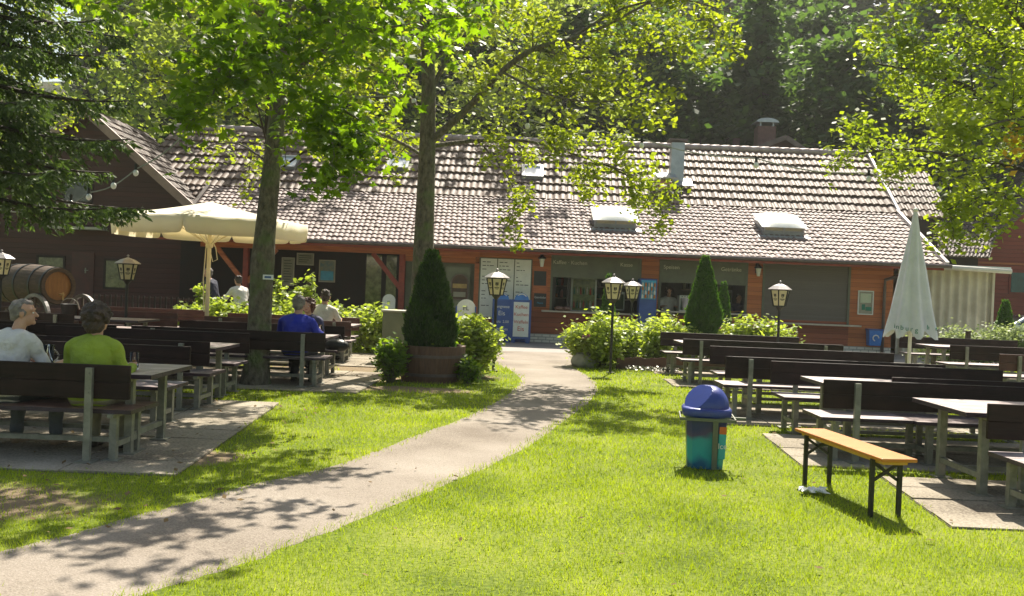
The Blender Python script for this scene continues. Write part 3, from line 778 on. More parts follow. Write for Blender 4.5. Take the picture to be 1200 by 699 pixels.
# pitched-roof windows on the upper slope
sl2 = (ZR-ZB)/(RY-BY); Mr2 = Matrix.Rotation(math.atan2(ZR-ZB, RY-BY), 3, 'X')
def roofpt2(px, py):
    d = ray(px, py); t = (ZB + sl2*(CAM.y-BY) - CAM.z) / (d.z - sl2*d.y); return CAM + d*t
for (px, py) in ((336, 194), (467, 195), (624, 205)):
    p = roofpt2(px, py); m = MB()
    for (c, s) in (((0, -.42, .1), (.8, .1, .2)), ((0, .42, .1), (.8, .1, .2)), ((-.36, 0, .1), (.1, .8, .2)), ((.36, 0, .1), (.1, .8, .2))): m.box(p + Mr2 @ Vector(c), s, 0, 0, Mr2)
    f = m.build('roof_window', M_metal, H)
    m = MB(); m.box(p + Mr2 @ Vector((0, 0, .13)), (.64, .76, .03), 0, 0, Mr2); m.build('pane', pm('skylight_pane', (.75, .78, .8), (.6, .63, .66), 3, .1), f)
# chimneys
c0 = roofpt2(792, 218)
m = MB(); m.b2(c0.x-.24, c0.x+.24, c0.y-.2, c0.y+.3, c0.z-.1, fz(792, 168, c0.y)); f = m.build('flue', M_metal, H)
zt = fz(792, 167, c0.y)
m = MB(); m.b2(c0.x-.34, c0.x+.34, c0.y-.3, c0.y+.4, zt+.02, zt+.10); m.build('cap', M_gutter, f)
m = MB(); m.box(c0+Vector((.05, -.25, .10)), (1.0, .5, .06), 0, 0, Mr2); m.build('flashing', M_metal, f)
c1 = roofpt2(778, 222)
bx = MB(); bx.b2(c1.x-.28, c1.x+.26, c1.y-.3, c1.y+.5, c1.z-.2, c1.z+.45); v = bx.build('roof_vent', pm('vent_beige', (.42, .36, .22), (.3, .26, .16), 4, .7), H)
bx = MB(); bx.box((c1.x, c1.y-.1, c1.z+.5), (.8, 1.0, .05), 0, 0, Matrix.Rotation(.3, 3, 'X')); bx.build('hood', M_metal, v)
bx = MB(); bx.b2(c1.x-.27, c1.x+.25, c1.y-.33, c1.y-.302, c1.z-.02, c1.z+.28); bx.build('copper_flap', pm('copper', (.55, .27, .18), (.4, .18, .12), 4, .5), v)

# porch on the left part of the front
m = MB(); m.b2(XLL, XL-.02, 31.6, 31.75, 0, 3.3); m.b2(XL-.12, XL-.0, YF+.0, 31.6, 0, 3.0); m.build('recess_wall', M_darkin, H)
m = MB(); m.b2(XLL, XL, YF-.2, 31.6, 0, .14); m.build('porch_floor', M_fore, H)
XPo = fx(470, 350)
m = MB(); m.b2(XPo-.09, XPo+.09, YF-.08, YF+.1, .14, 2.62); m.build('porch_post', M_redpost, H)
XP2 = fx(288, 320)
m = MB(); m.b2(XP2-.08, XP2+.08, YF-.08, YF+.1, .14, 2.62); m.build('porch_post', M_redpost, H)
for (x, s) in ((XPo, -1), (XP2, -1), (XP2, 1)):
    m = MB(); m.bar((x+s*.05, YF+.01, 1.55), (x+s*.95, YF+.01, 2.62), .10, .14); m.build('brace', M_redpost if x == XPo else M_beam, H)
def wallsheet(name, label, cat, px, mat, Y=31.6, extra=None, fm=None):
    w = rect(*px, Y=Y); t = thing(name, label, cat)
    m = MB(); m.b2(w[0], w[1], Y-.03, Y-.012, w[2], w[3]); s = m.build('sheet', mat, t)
    m = MB(); f = .03
    for (a, b2, c, d) in ((w[0]-f, w[1]+f, w[3], w[3]+f), (w[0]-f, w[1]+f, w[2]-f, w[2]), (w[0]-f, w[0], w[2], w[3]), (w[1], w[1]+f, w[2], w[3])): m.b2(a, b2, Y-.045, Y-.001, c, d)
    m.build('frame', fm or M_sill, t)
    if extra: extra(t, w, Y)
    return t
def lines(t, w, Y, mat=None, n=7, head=True):
    m = MB(); r = random.Random(int(w[0]*100))
    for j in range(n):
        z = w[3]-(j+1)*(w[3]-w[2])/(n+1); m.b2(w[0]+.05, w[1]-.05-r.uniform(0, .3)*(w[1]-w[0]), Y-.036, Y-.0305, z, z+.02)
    m.build('print', mat or M_board, t)
wallsheet('notice', 'tall pale notice sheet on the dark porch wall, left of the picture', 'notice', (331, 303, 344, 334), M_paper, extra=lambda t, w, Y: lines(t, w, Y, n=9))
wallsheet('notice', 'short wide pale notice high on the dark porch wall', 'notice', (349, 298, 367, 310), M_paper, extra=lambda t, w, Y: lines(t, w, Y, n=4))
def pict(t, w, Y):
    m = MB(); m.b2(w[0]+.03, w[1]-.03, Y-.034, Y-.0305, w[2]+.04, w[2]+(w[3]-w[2])*.5); m.build('landscape_print', M_cyan, t)
wallsheet('framed_picture', 'framed blue and beige landscape picture on the dark porch wall', 'picture', (375, 306, 392, 330), pm('pic', (.30, .28, .2), (.12, .2, .24), 9, .7), extra=pict)
# glazed door and window in the porch corner
w = rect(429, 302, 447, 368, 31.55)
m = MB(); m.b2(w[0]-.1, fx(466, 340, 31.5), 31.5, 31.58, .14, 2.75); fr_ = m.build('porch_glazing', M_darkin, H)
m = MB(); m.b2(w[0], w[1], 31.46, 31.498, .9, 2.62); m.b2(fx(452, 340, 31.5), fx(464, 340, 31.5), 31.46, 31.498, .2, 2.62); m.build('pane', pm('mirror_glass', (.20, .22, .10), (.05, .07, .03), 6, .08, spec=1), fr_)
# greenish window bay left of the menu board
w = rect(476, 304, 558, 372)
m = MB(); m.b2(XPo+.09, XL-.14, YF+.25, YF+.3, .14, 2.42); wb = m.build('window_bay', M_olive, H)
m = MB(); m.b2(fx(522, 340), fx(550, 340), YF+.2, YF+.245, 1.0, 2.3); m.build('pane', pm('olive_glass', (.13, .15, .10), (.08, .1, .07), 3, .12, spec=.9), wb)
m = MB(); m.b2(XL-.14, XL+.02, YF-.04, YF+.1, .14, 2.42); m.build('corner_post', M_beam, H)
# beer sign with rounded head hanging in the bay
bs = thing('beer_sign', 'dark arched brewery sign with gold rim in the window bay', 'sign')
X0, X1, Z0, Z1 = rect(528, 321, 549, 352)
def arch(x0, x1, z0, z1, n=14):
    r = (x1-x0)/2; c = (x0+x1)/2; return [(x0, z0), (x1, z0)] + [(c+r*math.cos(a), z1-r+r*math.sin(a)) for a in [PI*k/n for k in range(n+1)]]
M_gold = pm('gold_paint', (.45, .30, .10), (.3, .18, .06), 8, .4)
m = MB(); m.prism_xz(arch(X0, X1, Z0, Z1), YF+.12, YF+.17); m.build('rim', M_gutter, bs)
m = MB(); m.prism_xz(arch(X0+.04, X1-.04, Z0+.04, Z1-.04), YF+.10, YF+.118); m.build('plate', pm('sign_dark', (.10, .04, .02), (.04, .02, .015), 7, .4), bs)
m = MB(); m.b2(X0+.06, X1-.06, YF+.085, YF+.098, (Z0+Z1)/2-.04, (Z0+Z1)/2+.10); m.build('band', M_gold, bs); m = MB(); m.b2(X0+.09, X1-.09, YF+.08, YF+.095, Z0+.1, Z0+.26); m.build('plaque', M_paper, bs)
# round-topped white and blue ice sign half behind the shrub
s2 = thing('round_sign', 'white round topped sign with dark emblem standing behind the planter shrub', 'sign')
Xc = fx(546, 365, 27.5); 
m = MB(); m.prism_xz(arch(Xc-.28, Xc+.28, .3, fz(546, 351, 27.5)), 27.5, 27.54); m.build('plate', M_white, s2)
m = MB(); m.b2(Xc-.3, Xc-.26, 27.46, 27.5, 0, 1.1); m.b2(Xc+.26, Xc+.3, 27.46, 27.5, 0, 1.1); m.build('stand', M_blueb, s2)
text_obj('emblem', 'FL', .19, (Xc, 27.49, fz(546, 351, 27.5)-.32), M_board, s2)
s3 = thing('round_sign', 'small white round topped sign leaning by the porch post', 'sign')
Xc = fx(456, 345, 29.3)
m = MB(); m.prism_xz(arch(Xc-.2, Xc+.2, .3, fz(456, 345, 29.3)), 29.3, 29.34); m.build('plate', M_white, s3)
m = MB(); m.b2(Xc-.22, Xc-.19, 29.26, 29.3, .14, .9); m.b2(Xc+.19, Xc+.22, 29.26, 29.3, .14, .9); m.build('stand', M_blueb, s3)
text_obj('emblem', 'n', .2, (Xc, 29.29, fz(456, 345, 29.3)-.3), M_green, s3)
# two A boards
def aboard(px0, px1, label, white):
    w = rect(px0, 361, px1, 404, 28.9); W = w[1]-w[0]; xc = (w[0]+w[1])/2
    t = thing('pavement_board', label, 'advertising board', (xc, 28.9, 0))
    hh = 1.35
    m = MB(); R = Matrix.Rotation(.12, 3, 'X')
    m.b2(-W/2, W/2, -.02, .02, .12, hh); o = m.build('frame_front', M_blueb, t, bevel=.01); o.rotation_euler = (-.1, 0, 0)
    m = MB(); m.b2(-W/2+.07, W/2-.07, -.03, -.021, .2, hh-.08); p = m.build('writing_panel', M_white if white else M_blueb, o)
    ink = M_redink if white else M_chalk
    rows = [('Kaffee', .15), ('Kuchen', .15), ('Waffeln', .14), ('Eis', .2)] if white else [('Langnese', .13), ('Eis', .2), ('Cola  2,00', .11), ('Pommes', .12), ('~', .2)]
    z = hh-.28
    for s_, sz in rows:
        text_obj('lettering', s_, sz, (0, -.034, z), ink, p); z -= .23
    m = MB(); m.b2(-W/2, W/2, -.015, .015, .0, hh-.05); q = m.build('frame_back', M_blueb, t); q.rotation_euler = (.22, 0, 0); q.location = (0, .46, 0)
    for s_ in (-1, 1):
        m = MB(); m.b2(s_*(W/2-.09)-.06, s_*(W/2-.09)+.06, -.05, .06, 0, .14); m.build('foot', M_blueb, t)
    m = MB(); n = 16; R_ = W*.36
    m.prism_xz([(R_*math.cos(PI*k/n), hh+.0+R_*math.sin(PI*k/n)*.95) for k in range(n+1)], -.02, .02); q = m.build('round_header', M_blues, t); q.location = (0, .13, -.02)
    m = MB(); m.tube([(R_*.75*math.cos(PI*k/n), -.03, hh+.03+R_*.7*math.sin(PI*k/n)) for k in range(3, 13)], .018, 6); q2 = m.build('swirl', M_white, q)
aboard(576, 598.5, 'blue pavement board with white chalk writing under the menu board', False)
aboard(598.5, 622, 'blue framed pavement board with white panel and red writing', True)
# wall lamps
def wall_lamp(px, py, label):
    w = thing('wall_lamp', label, 'lamp', (fx(px, py), YF, fz(px, py)))
    m = MB(); m.b2(-.05, .05, -.02, 0, -.12, .22); m.tube([(0, -.02, .1), (0, -.12, .2), (0, -.2, .12)], .012, 6); m.build('bracket', M_black, w)
    m = MB(); m.lathe([(.02, .16), (.13, .06), (.14, .03), (.09, .03)], (0, -.2, 0), 6); m.build('hood', M_black, w)
    m = MB(); m.lathe([(.085, .03), (.05, -.2), (.045, -.22)], (0, -.2, 0), 6); m.build('glass_shade', M_white, w)
wall_lamp(635, 305, 'black wall lantern above the two small chalkboards')
wall_lamp(887, 316, 'black wall lantern on the orange pillar beside the closed shutter')
# blue-lit drinks cooler on the pillar
bc = thing('drinks_cooler', 'blue drinks cooler with rows of bottles in front of the orange pillar', 'cooler')
X0, X1, Z0, Z1 = rect(750, 327, 770, 351, 29.2)
m = MB(); m.b2(X0, X1, 29.2, 29.68, 0, Z1); m.build('cabinet', M_blueb, bc, bevel=.01)
m = MB(); m.b2(X0+.04, X1-.04, 29.17, 29.199, Z0, Z1-.05); m.build('glass_door', M_cyan, bc)
for i in range(20):
    m = MB(); x = X0+.08+(i % 5)*(X1-X0-.16)/4; z = Z0+.03+(i//5)*(Z1-Z0-.15)/4; m.lathe([(.03, 0), (.03, .09), (.012, .11), (.012, .13)], (x, 29.145, z), 8); m.build('bottle', [M_white, M_orange, M_metal][i % 3], bc)
# poster and blue bin at the right end
def pposter(t, w, Y):
    m = MB()
    m.b2(w[0]+.1, w[0]+.2, Y-.04, Y-.031, w[2]+.12, w[2]+.3); m.b2(w[0]+.22, w[0]+.4, Y-.04, Y-.031, w[2]+.1, w[2]+.22)
    m.build('print', M_green, t)
    m = MB(); m.b2(w[0]+.05, w[1]-.05, Y-.036, Y-.031, w[2]+.35, w[3]-.06); m.build('picture_field', pm('postfield', (.42, .5, .33), (.55, .56, .42), 6, .6), t)
wallsheet('poster', 'white framed poster with green picture on the orange wall at the right end', 'poster', (1006, 342, 1022, 368), M_paper, Y=YF, extra=pposter, fm=M_white)
bb = thing('wall_bin', 'small blue waste bin with pale swirl mounted low on the orange wall', 'bin')
X0, X1, Z0, Z1 = rect(1014, 387, 1030, 405)
m = MB(); m.add([(X0+.04, YF-.26, Z0), (X1-.04, YF-.26, Z0), (X1-.04, YF-.002, Z0), (X0+.04, YF-.002, Z0), (X0, YF-.32, Z1), (X1, YF-.32, Z1), (X1, YF-.002, Z1), (X0, YF-.002, Z1)], [(3, 2, 1, 0), (4, 5, 6, 7), (0, 1, 5, 4), (1, 2, 6, 5), (2, 3, 7, 6), (3, 0, 4, 7)]); m.build('bucket', M_blues, bb, bevel=.01)
m = MB(); m.b2(X0-.02, X1+.02, YF-.34, YF-.001, Z1, Z1+.04); m.build('rim', M_blueb, bb)
m = MB(); cx, cz = (X0+X1)/2, (Z0+Z1)/2; m.tube([(cx+.09*math.cos(a), YF-.31, cz+.09*math.sin(a)) for a in [k*.4 for k in range(12)]], .02, 6); m.build('swirl_mark', M_white, bb)

# ---------------- dark gable building on the left
GB = thing('gabled_house', 'dark red boarded house with steep gable at the left behind the wagon', 'building')
YG = 31.85
pA = D(220, 239, YG); pB = D(134, 161, YG)
slp = (pB.z-pA.z)/(pB.x-pA.x)
xap = -14.6; zap = pA.z + slp*(xap-pA.x); xl = 2*xap - pA.x
xw = D(207, 320, YG).x; zw = pA.z + slp*(xw-pA.x) if xw > pA.x else pA.z
m = MB(); poly = [(xl-.9, 0), (xw+.4, 0), (xw+.4, pA.z+slp*(xw+.4-pA.x)), (xap, zap), (xl-.9, pA.z+slp*(xw+.4-pA.x))]
m.prism_xz(poly, YG, YG+.2); m.b2(xw+.2, xw+.4, YG+.2, 33.7, 0, 3.1); m.build('gable_wall', M_dark, GB)
ze = pA.z+slp*(xw+.6-pA.x)
tiled_roof('roof', (xw+.75, YG-.35, ze-.1), (xw+.75, 37.0, ze-.1), (xap, YG-.35, zap+.12), (xap, 37.0, zap+.12), 12, 32, M_tile2, GB, wave=.045, step=.05, seed=8)
tiled_roof('roof', (2*xap-xw-.75, 37.0, ze-.1), (2*xap-xw-.75, YG-.35, ze-.1), (xap, 37.0, zap+.12), (xap, YG-.35, zap+.12), 12, 32, M_tile2, GB, wave=.045, step=.05, seed=9)
m = MB(); m.bar((xw+.8, YG-.37, ze-.12), (xap, YG-.37, zap+.08), .05, .26); m.bar((2*xap-xw-.8, YG-.37, ze-.12), (xap, YG-.37, zap+.08), .05, .26); m.build('bargeboard', pm('barge', (.30, .20, .17), (.2, .13, .11), 3, .6), GB)
m = MB(); m.bar((xw+.83, YG-.33, ze-.0), (xap, YG-.33, zap+.22), .12, .05); m.build('verge_tiles', pm('vt', (.5, .4, .37), (.35, .26, .23), 3, .5), GB)
def gwin(px, mat=M_glassd):
    w = rect(*px, Y=YG); m = MB(); f = .07
    for (a, b2, c, d) in ((w[0]-f, w[1]+f, w[3], w[3]+f), (w[0]-f, w[1]+f, w[2]-f, w[2]), (w[0]-f, w[0], w[2], w[3]), (w[1], w[1]+f, w[2], w[3])): m.b2(a, b2, YG-.04, YG-.001, c, d)
    fr = m.build('window', M_darkin, GB)
    m = MB(); m.b2(w[0], w[1], YG-.02, YG-.003, w[2], w[3]); m.build('pane', mat, fr)
M_gl2 = pm('reflecting_glass', (.12, .13, .07), (.03, .035, .02), 5, .1, spec=1)
gwin((45, 302, 74, 330), M_gl2); gwin((124, 306, 148, 337), M_gl2); gwin((76, 206, 107, 236), M_glassd); gwin((205-8, 300, 206, 340), M_glassd) if False else None
w = rect(84, 296, 110, 372, YG); m = MB(); m.b2(w[0], w[1], YG-.05, YG-.002, .05, w[3]); dr = m.build('door', pm('door_red', (.085, .02, .017), (.05, .013, .012), 3, .6), GB)
hd = D(101, 317, YG); m = MB(); m.b2(hd.x-.02, hd.x+.02, YG-.07, YG-.051, hd.z-.1, hd.z+.08); m.tube([(hd.x, YG-.07, hd.z), (hd.x, YG-.12, hd.z), (hd.x+.12, YG-.12, hd.z)], .014, 8); m.build('handle', M_galv, dr)
w = rect(55, 265.5, 120, 268.5, YG-.4); m = MB(); m.b2(w[0], w[1], YG-.4, YG-.001, w[2], w[3]); m.build('awning_bar', pm('awbar', (.4, .38, .33), (.3, .28, .24), 3, .6), GB)
# low slatted fence of plant rail before the wall
rl = thing('garden_rail', 'low dark rail with pale studs along the foot of the dark house', 'rail')
m = MB(); a = D(96, 360, 26.2); b2 = D(232, 366, 26.2); m.b2(a.x, b2.x, 26.18, 26.24, .95, 1.02); m.b2(a.x, b2.x, 26.18, 26.24, .3, .36); m.build('rails', M_dark, rl)
m = MB(); k = a.x
while k < b2.x: m.b2(k, k+.05, 26.15, 26.178, .2, 1.06); k += .155
m.build('slats', M_darkin, rl)

# ---------------- buildings at the right and behind
RB = thing('red_barn', 'red boarded gabled barn at the right edge behind the parked car', 'building')
YB2 = 42.0
q0 = D(1129, 306, YB2); q1 = D(1183, 257, YB2); s_ = (q1.z-q0.z)/(q1.x-q0.x)
xa_ = q1.x + 3.0; za_ = q1.z + s_*3.0
m = MB(); m.prism_xz([(q0.x-.2, 0), (2*xa_-q0.x, 0), (2*xa_-q0.x, q0.z), (xa_, za_), (q0.x-.2, q0.z-.1)], YB2, YB2+.2); m.b2(q0.x-.2, q0.x, YB2+.2, YB2+9, 0, q0.z-.2); m.build('gable_wall', M_farred, RB)
tiled_roof('roof', (q0.x-.7, YB2+9, q0.z-.6), (q0.x-.7, YB2-.4, q0.z-.6), (xa_, YB2+9, za_+.1), (xa_, YB2-.4, za_+.1), 14, 34, M_tile3, RB, wave=.04, step=.045, seed=11)
tiled_roof('roof', (2*xa_-q0.x+.7, YB2-.4, q0.z-.6), (2*xa_-q0.x+.7, YB2+9, q0.z-.6), (xa_, YB2-.4, za_+.1), (xa_, YB2+9, za_+.1), 14, 34, M_tile3, RB, wave=.04, step=.045, seed=12)
m = MB(); m.bar((q0.x-.75, YB2-.42, q0.z-.7), (xa_, YB2-.42, za_), .06, .28); m.build('bargeboard', pm('barge2', (.12, .07, .06), (.08, .05, .04), 3, .6), RB)
w = rect(1184, 320, 1206, 343, YB2); m = MB(); m.b2(w[0]-.08, w[1]+.08, YB2-.05, YB2-.002, w[2]-.08, w[3]+.08); wn = m.build('window', M_redpost, RB)
m = MB(); m.b2(w[0], w[1], YB2-.07, YB2-.051, w[2], w[3]); m.build('pane', pm('teal_pane', (.04, .12, .12), (.02, .06, .06), 3, .15), wn)
m = MB(); z_ = fz(1180, 309, YB2); m.b2(q0.x+.6, q0.x+4, YB2-.04, YB2-.002, z_-.05, z_+.03); m.build('trim_board', M_beam, RB)
# wing behind the kiosk at the right, tiled
RW = thing('rear_wing', 'tiled rear wing standing behind the right end of the kiosk', 'building')
xw0 = 14.35; yv = 36.5
e0 = D(1040, 256, 36.0); e1 = D(1112, 256, 36.0); r0 = D(1010, 200, 39.5); r1 = D(1088, 203, 39.5)
tiled_roof('roof', (e0.x-1.5, 36.0, e0.z), (e1.x, 36.0, e1.z), (r0.x-1.5, 39.5, r1.z), (r1.x, 39.5, r1.z), 7, 16, M_tile2, RW, wave=.045, step=.05, seed=14)
m = MB(); m.b2(e0.x-1.2, e1.x-.2, 36.4, 36.6, 0, e1.z-.05); m.b2(e1.x-.4, e1.x-.2, 36.6, 41, 0, e1.z-.05); m.build('wall', M_darkin, RW)
tiled_roof('rear_roof', (e1.x, 43.0, e1.z), (e0.x-1.5, 43.0, e1.z), (r1.x, 39.52, r1.z), (r0.x-1.5, 39.52, r1.z), 7, 16, M_tile2, RW, wave=.045, step=.05, seed=15)
# link roof lower right
LK = thing('link_building', 'low brown tiled link building between the rear wing and the red barn', 'building')
f0 = D(1082, 300, 38.0); f1 = D(1136, 304, 38.0); g0 = D(1086, 262, 41.5); g1 = D(1172, 262, 41.5)
tiled_roof('roof', (f0.x-.5, 38, f0.z), (f1.x+.8, 38, f0.z), (g0.x-.5, 41.5, g1.z), (g1.x, 41.5, g1.z), 9, 20, M_tile3, LK, wave=.04, step=.045, seed=16)
m = MB(); m.b2(f0.x-.4, f1.x+.5, 38.3, 38.5, 0, f0.z); m.b2(f0.x-.4, f1.x+.5, 38.5, 41.8, 0, f0.z); m.build('wall', M_darkin, LK)
# corrugated pale lean-to with canvas roof
CS = thing('corrugated_shed', 'cream corrugated sheet shed with pale roof edge right of the kiosk', 'shed')
c0_ = D(1052, 340, 31.2); c1_ = D(1163, 342, 31.2); zt_ = fz(1110, 314, 31.2)
nx_ = 160; xs_ = np.linspace(c0_.x, c1_.x, nx_); yy = 31.2 + .05*np.sin((xs_-c0_.x)/.30*2*PI)
V = np.concatenate([np.stack([xs_, yy, np.zeros(nx_)], -1), np.stack([xs_, yy, np.full(nx_, zt_)], -1)]); a = np.arange(nx_-1)
M_corr = pm('cream_sheet', (.66, .60, .46), (.50, .45, .34), 2, .6, spots=(.35, .28, .18), spot_scale=1.5, spot_amt=.3)
np_mesh('front_sheet', V, np.stack([a, a+1, nx_+a+1, nx_+a], -1), 4, M_corr, CS, smooth=True)
m = MB(); m.b2(c1_.x-.06, c1_.x+.02, 31.1, 35.5, 0, zt_); m.b2(c0_.x, c1_.x, 35.4, 35.5, 0, zt_); m.build('side_sheet', M_corr, CS)
m = MB(); m.box(((c0_.x+c1_.x)/2+.1, 33.2, zt_+.12), (c1_.x-c0_.x+.5, 4.9, .06), 0, 0, Matrix.Rotation(.03, 3, 'X')); m.build('roof_sheet', M_whitep, CS)
m = MB(); m.tube([(c0_.x+.3, 30.75, zt_+.02), (c1_.x+.35, 30.75, zt_-.06)], .085, 10); m.build('rolled_awning', pm('rolled', (.66, .62, .55), (.5, .47, .42), 4, .6), CS, smooth=True)
# house behind the ridge with chimneys
BH = thing('rear_house', 'distant tiled gable with brick chimney peeping over the kiosk ridge', 'building')
YH = 46.0
a0 = D(869, 177, YH); ap = D(924, 163, YH); a1 = D(942, 179, YH); al = D(878, 163.5, YH+5)
m = MB(); zg = a0.z-1.5
m.add([(ap.x-.2, YH, ap.z), (ap.x+1.6, YH, a1.z-.1), (ap.x+1.6, YH, zg-6), (ap.x-2.6, YH, zg-6), (ap.x-2.6, YH, a0.z)], [(0, 1, 2, 3, 4)]); m.build('gable_wall', M_dark, BH)
tiled_roof('roof', (ap.x-3.4, YH-.3, a0.z-.2), (ap.x-3.2, YH-.31, a0.z-.18), (ap.x-3.2, YH+.2, a0.z), (ap.x-3.1, YH+.2, a0.z), 2, 2, M_tile2, BH) if False else None
V = [(ap.x-.2, YH-.3, ap.z+.05), (ap.x-.2, YH+6, ap.z+.05), (ap.x-3.2, YH+6, a0.z-.5), (ap.x-3.2, YH-.3, a0.z-.5)]
tiled_roof('roof', V[2], V[3], V[1], V[0], 7, 18, M_tile2, BH, wave=.045, step=.05, seed=17)
tiled_roof('roof', (ap.x+2.2, YH-.3, a1.z-.8), (ap.x+2.2, YH+6, a1.z-.8), (ap.x-.2, YH-.3, ap.z+.05), (ap.x-.2, YH+6, ap.z+.05), 7, 18, M_tile2, BH, wave=.045, step=.05, seed=18)
m = MB(); m.bar((ap.x-.2, YH-.34, ap.z+.02), (ap.x+2.2, YH-.34, a1.z-.85), .05, .22); m.bar((ap.x-.2, YH-.34, ap.z+.02), (ap.x-3.2, YH-.34, a0.z-.55), .05, .22); m.build('bargeboard', M_gutter, BH)
M_brick = pm('dark_brick', (.16, .085, .075), (.10, .05, .045), 6, .8)
w = rect(888, 148, 909, 176, YH+.8); m = MB(); m.b2(w[0], w[1], YH+.8, YH+1.6, w[2]-1.5, w[3]); ch = m.build('chimney', M_brick, BH)
m = MB(); cx = (w[0]+w[1])/2; n = 10; rr_ = (w[1]-w[0])/2+.12
m.prism_xz([(cx+rr_*math.cos(PI*k/n), w[3]+.18+.22*math.sin(PI*k/n)) for k in range(n+1)], YH+.7, YH+1.7)
for sx in (-1, 1): m.b2(cx+sx*(rr_-.25)-.04, cx+sx*(rr_-.25)+.04, YH+.85, YH+1.5, w[3], w[3]+.2)
m.build('cowl', M_metal, ch)
w = rect(860, 162, 867, 178, YH+3); m = MB(); m.b2(w[0], w[1], YH+3, YH+3.3, w[2]-2, w[3]); m.build('chimney', M_brick, BH)
# ================================================================ FURNITURE
BL = 3.0
def make_bench(label, board=M_back, seatm=M_top):
    t = thing('garden_bench', label, 'bench')
    h = BL/2
    m = MB()
    m.b2(-h, h, .0, .032, .565, .712); m.b2(-h, h, .0, .0315, .7135, .862); m.build('backrest', board, t, bevel=.006)
    m = MB(); m.tb(-h, h, .05, .375, .432, .468); m.tb(-h, h, .383, .70, .432, .468); m.build('seat', [seatm, M_edge], t)
    for s in (-1, 1):
        x = s*(h-.34)
        m = MB(); m.b2(x-.029, x+.029, -.045, -.001, .0, .835); m.b2(x-.08, x+.08, -.11, .06, .02, .03)
        for z in (.62, .79): m.tube([(x, -.046, z), (x, -.056, z)], .013, 8)
        m.build('back_post', M_galv, t)
        xl = s*(h-.17)
        m = MB(); m.b2(xl-.03, xl+.03, .09, .15, .02, .43); m.b2(xl-.07, xl+.07, .05, .19, .018, .028); m.build('leg', M_galv, t)
        m = MB(); m.b2(xl-.03, xl+.03, .58, .64, .02, .43); m.b2(xl-.07, xl+.07, .54, .68, .018, .028); m.build('leg', M_galv, t)
        m = MB(); m.b2(xl-.024, xl+.024, .15, .58, .13, .18); m.b2(xl-.026, xl+.026, .02, .66, .398, .43); m.build('cross_bar', M_galv, t)
    m = MB(); m.b2(-h+.2, h-.2, .34, .385, .133, .178); m.build('stretcher', M_galv, t)
    return t
def make_table(label):
    t = thing('garden_table', label, 'table')
    h = BL/2; m = MB()
    for k in range(4):
        y0 = -.56 + k*.28; m.tb(-h, h, y0+.003, y0+.277, .715, .755)
    m.build('table_top', [M_top, M_edge], t)
    for s in (-1, 1):
        x = s*(h-.24)
        for y in (-.40, .40):
            m = MB(); m.bar((x, y*1.02, .02), (x, y, .70), .068, .068, up=(1, 0, 0)); m.b2(x-.08, x+.08, y-.08, y+.08, .018, .028); m.build('leg', M_galv, t)
        m = MB(); m.b2(x-.03, x+.03, -.5, .5, .682, .714); m.b2(x-.024, x+.024, -.37, .37, .16, .21); m.build('cross_bar', M_galv, t)
    m = MB(); m.b2(-h+.25, h-.25, -.025, .025, .165, .205); m.build('stretcher', M_galv, t)
    return t
_b = {}
GB_R = 'fixed benches of the beer garden'; GT_R = 'fixed tables of the beer garden'
def bench(x, y, facing, label, board=None, seatm=None):
    """x, y = middle of the backrest line; facing +1 looks away from the camera"""
    key = ('br' if board is not None else 'dk') + ('w' if seatm is not None else '')
    rz = (0 if facing > 0 else PI) + random.uniform(-.012, .012)
    if key not in _b:
        _b[key] = make_bench(label, board or M_back, seatm or M_top); o = _b[key]; o['group'] = GB_R; o.location = (x, y, 0); o.rotation_euler = (0, 0, rz); return o
    return dup(_b[key], (x, y, 0), rz, label, GB_R)
def table(x, y, label):
    rz = random.uniform(-.01, .01)
    if 't' not in _b:
        _b['t'] = make_table(label); o = _b['t']; o['group'] = GT_R; o.location = (x, y, 0); o.rotation_euler = (0, 0, rz); return o
    return dup(_b['t'], (x, y, 0), rz, label, GT_R)
h = BL/2
# right block, far to near (left ends measured)
bench(3.25+h, 20.35, -1, 'dark bench facing the camera in the farthest row right of the path, beyond its table')
table(3.33+h, 18.65, 'pale topped table in the farthest row right of the path')
bench(3.22+h, 17.5, 1, 'dark bench with its back to the camera in the farthest row right of the path')
bench(3.27+h, 15.35, -1, 'dark bench facing the camera in the second farthest row of the right block')
table(3.35+h, 13.85, 'pale topped table in the second farthest row of the right block')
bench(2.95+h, 12.8, 1, 'dark bench with its back to the camera behind the blue lidded bin')
bench(3.40+h, 12.2, -1, 'dark bench facing the camera behind the table next to the orange folding bench')
table(3.50+h, 10.72, 'pale topped table directly behind the orange folding bench')
bench(3.24+h, 9.62, 1, 'dark bench with its back to the camera right behind the orange folding bench')
bench(4.2+h, 10.3, -1, 'dark bench facing the camera beyond the nearest table at the right edge')
table(3.95+h, 8.62, 'nearest pale topped table at the right edge')
bench(4.02+h, 7.86, -1, 'nearest dark bench at the right edge, cut off by the frame')
# second block at the right
bench(9.85+h, 23.8, -1, 'dark bench facing the camera in front of the pale hedge at the right edge')
table(9.55+h, 21.6, 'table before the pale hedge, right of the closed parasol')
bench(9.15+h, 19.5, 1, 'dark bench with its back to the camera right of the closed parasol')
bench(8.62+h, 16.5, 1, 'brown bench at the right edge in front of the hedge tables', M_brownboard)
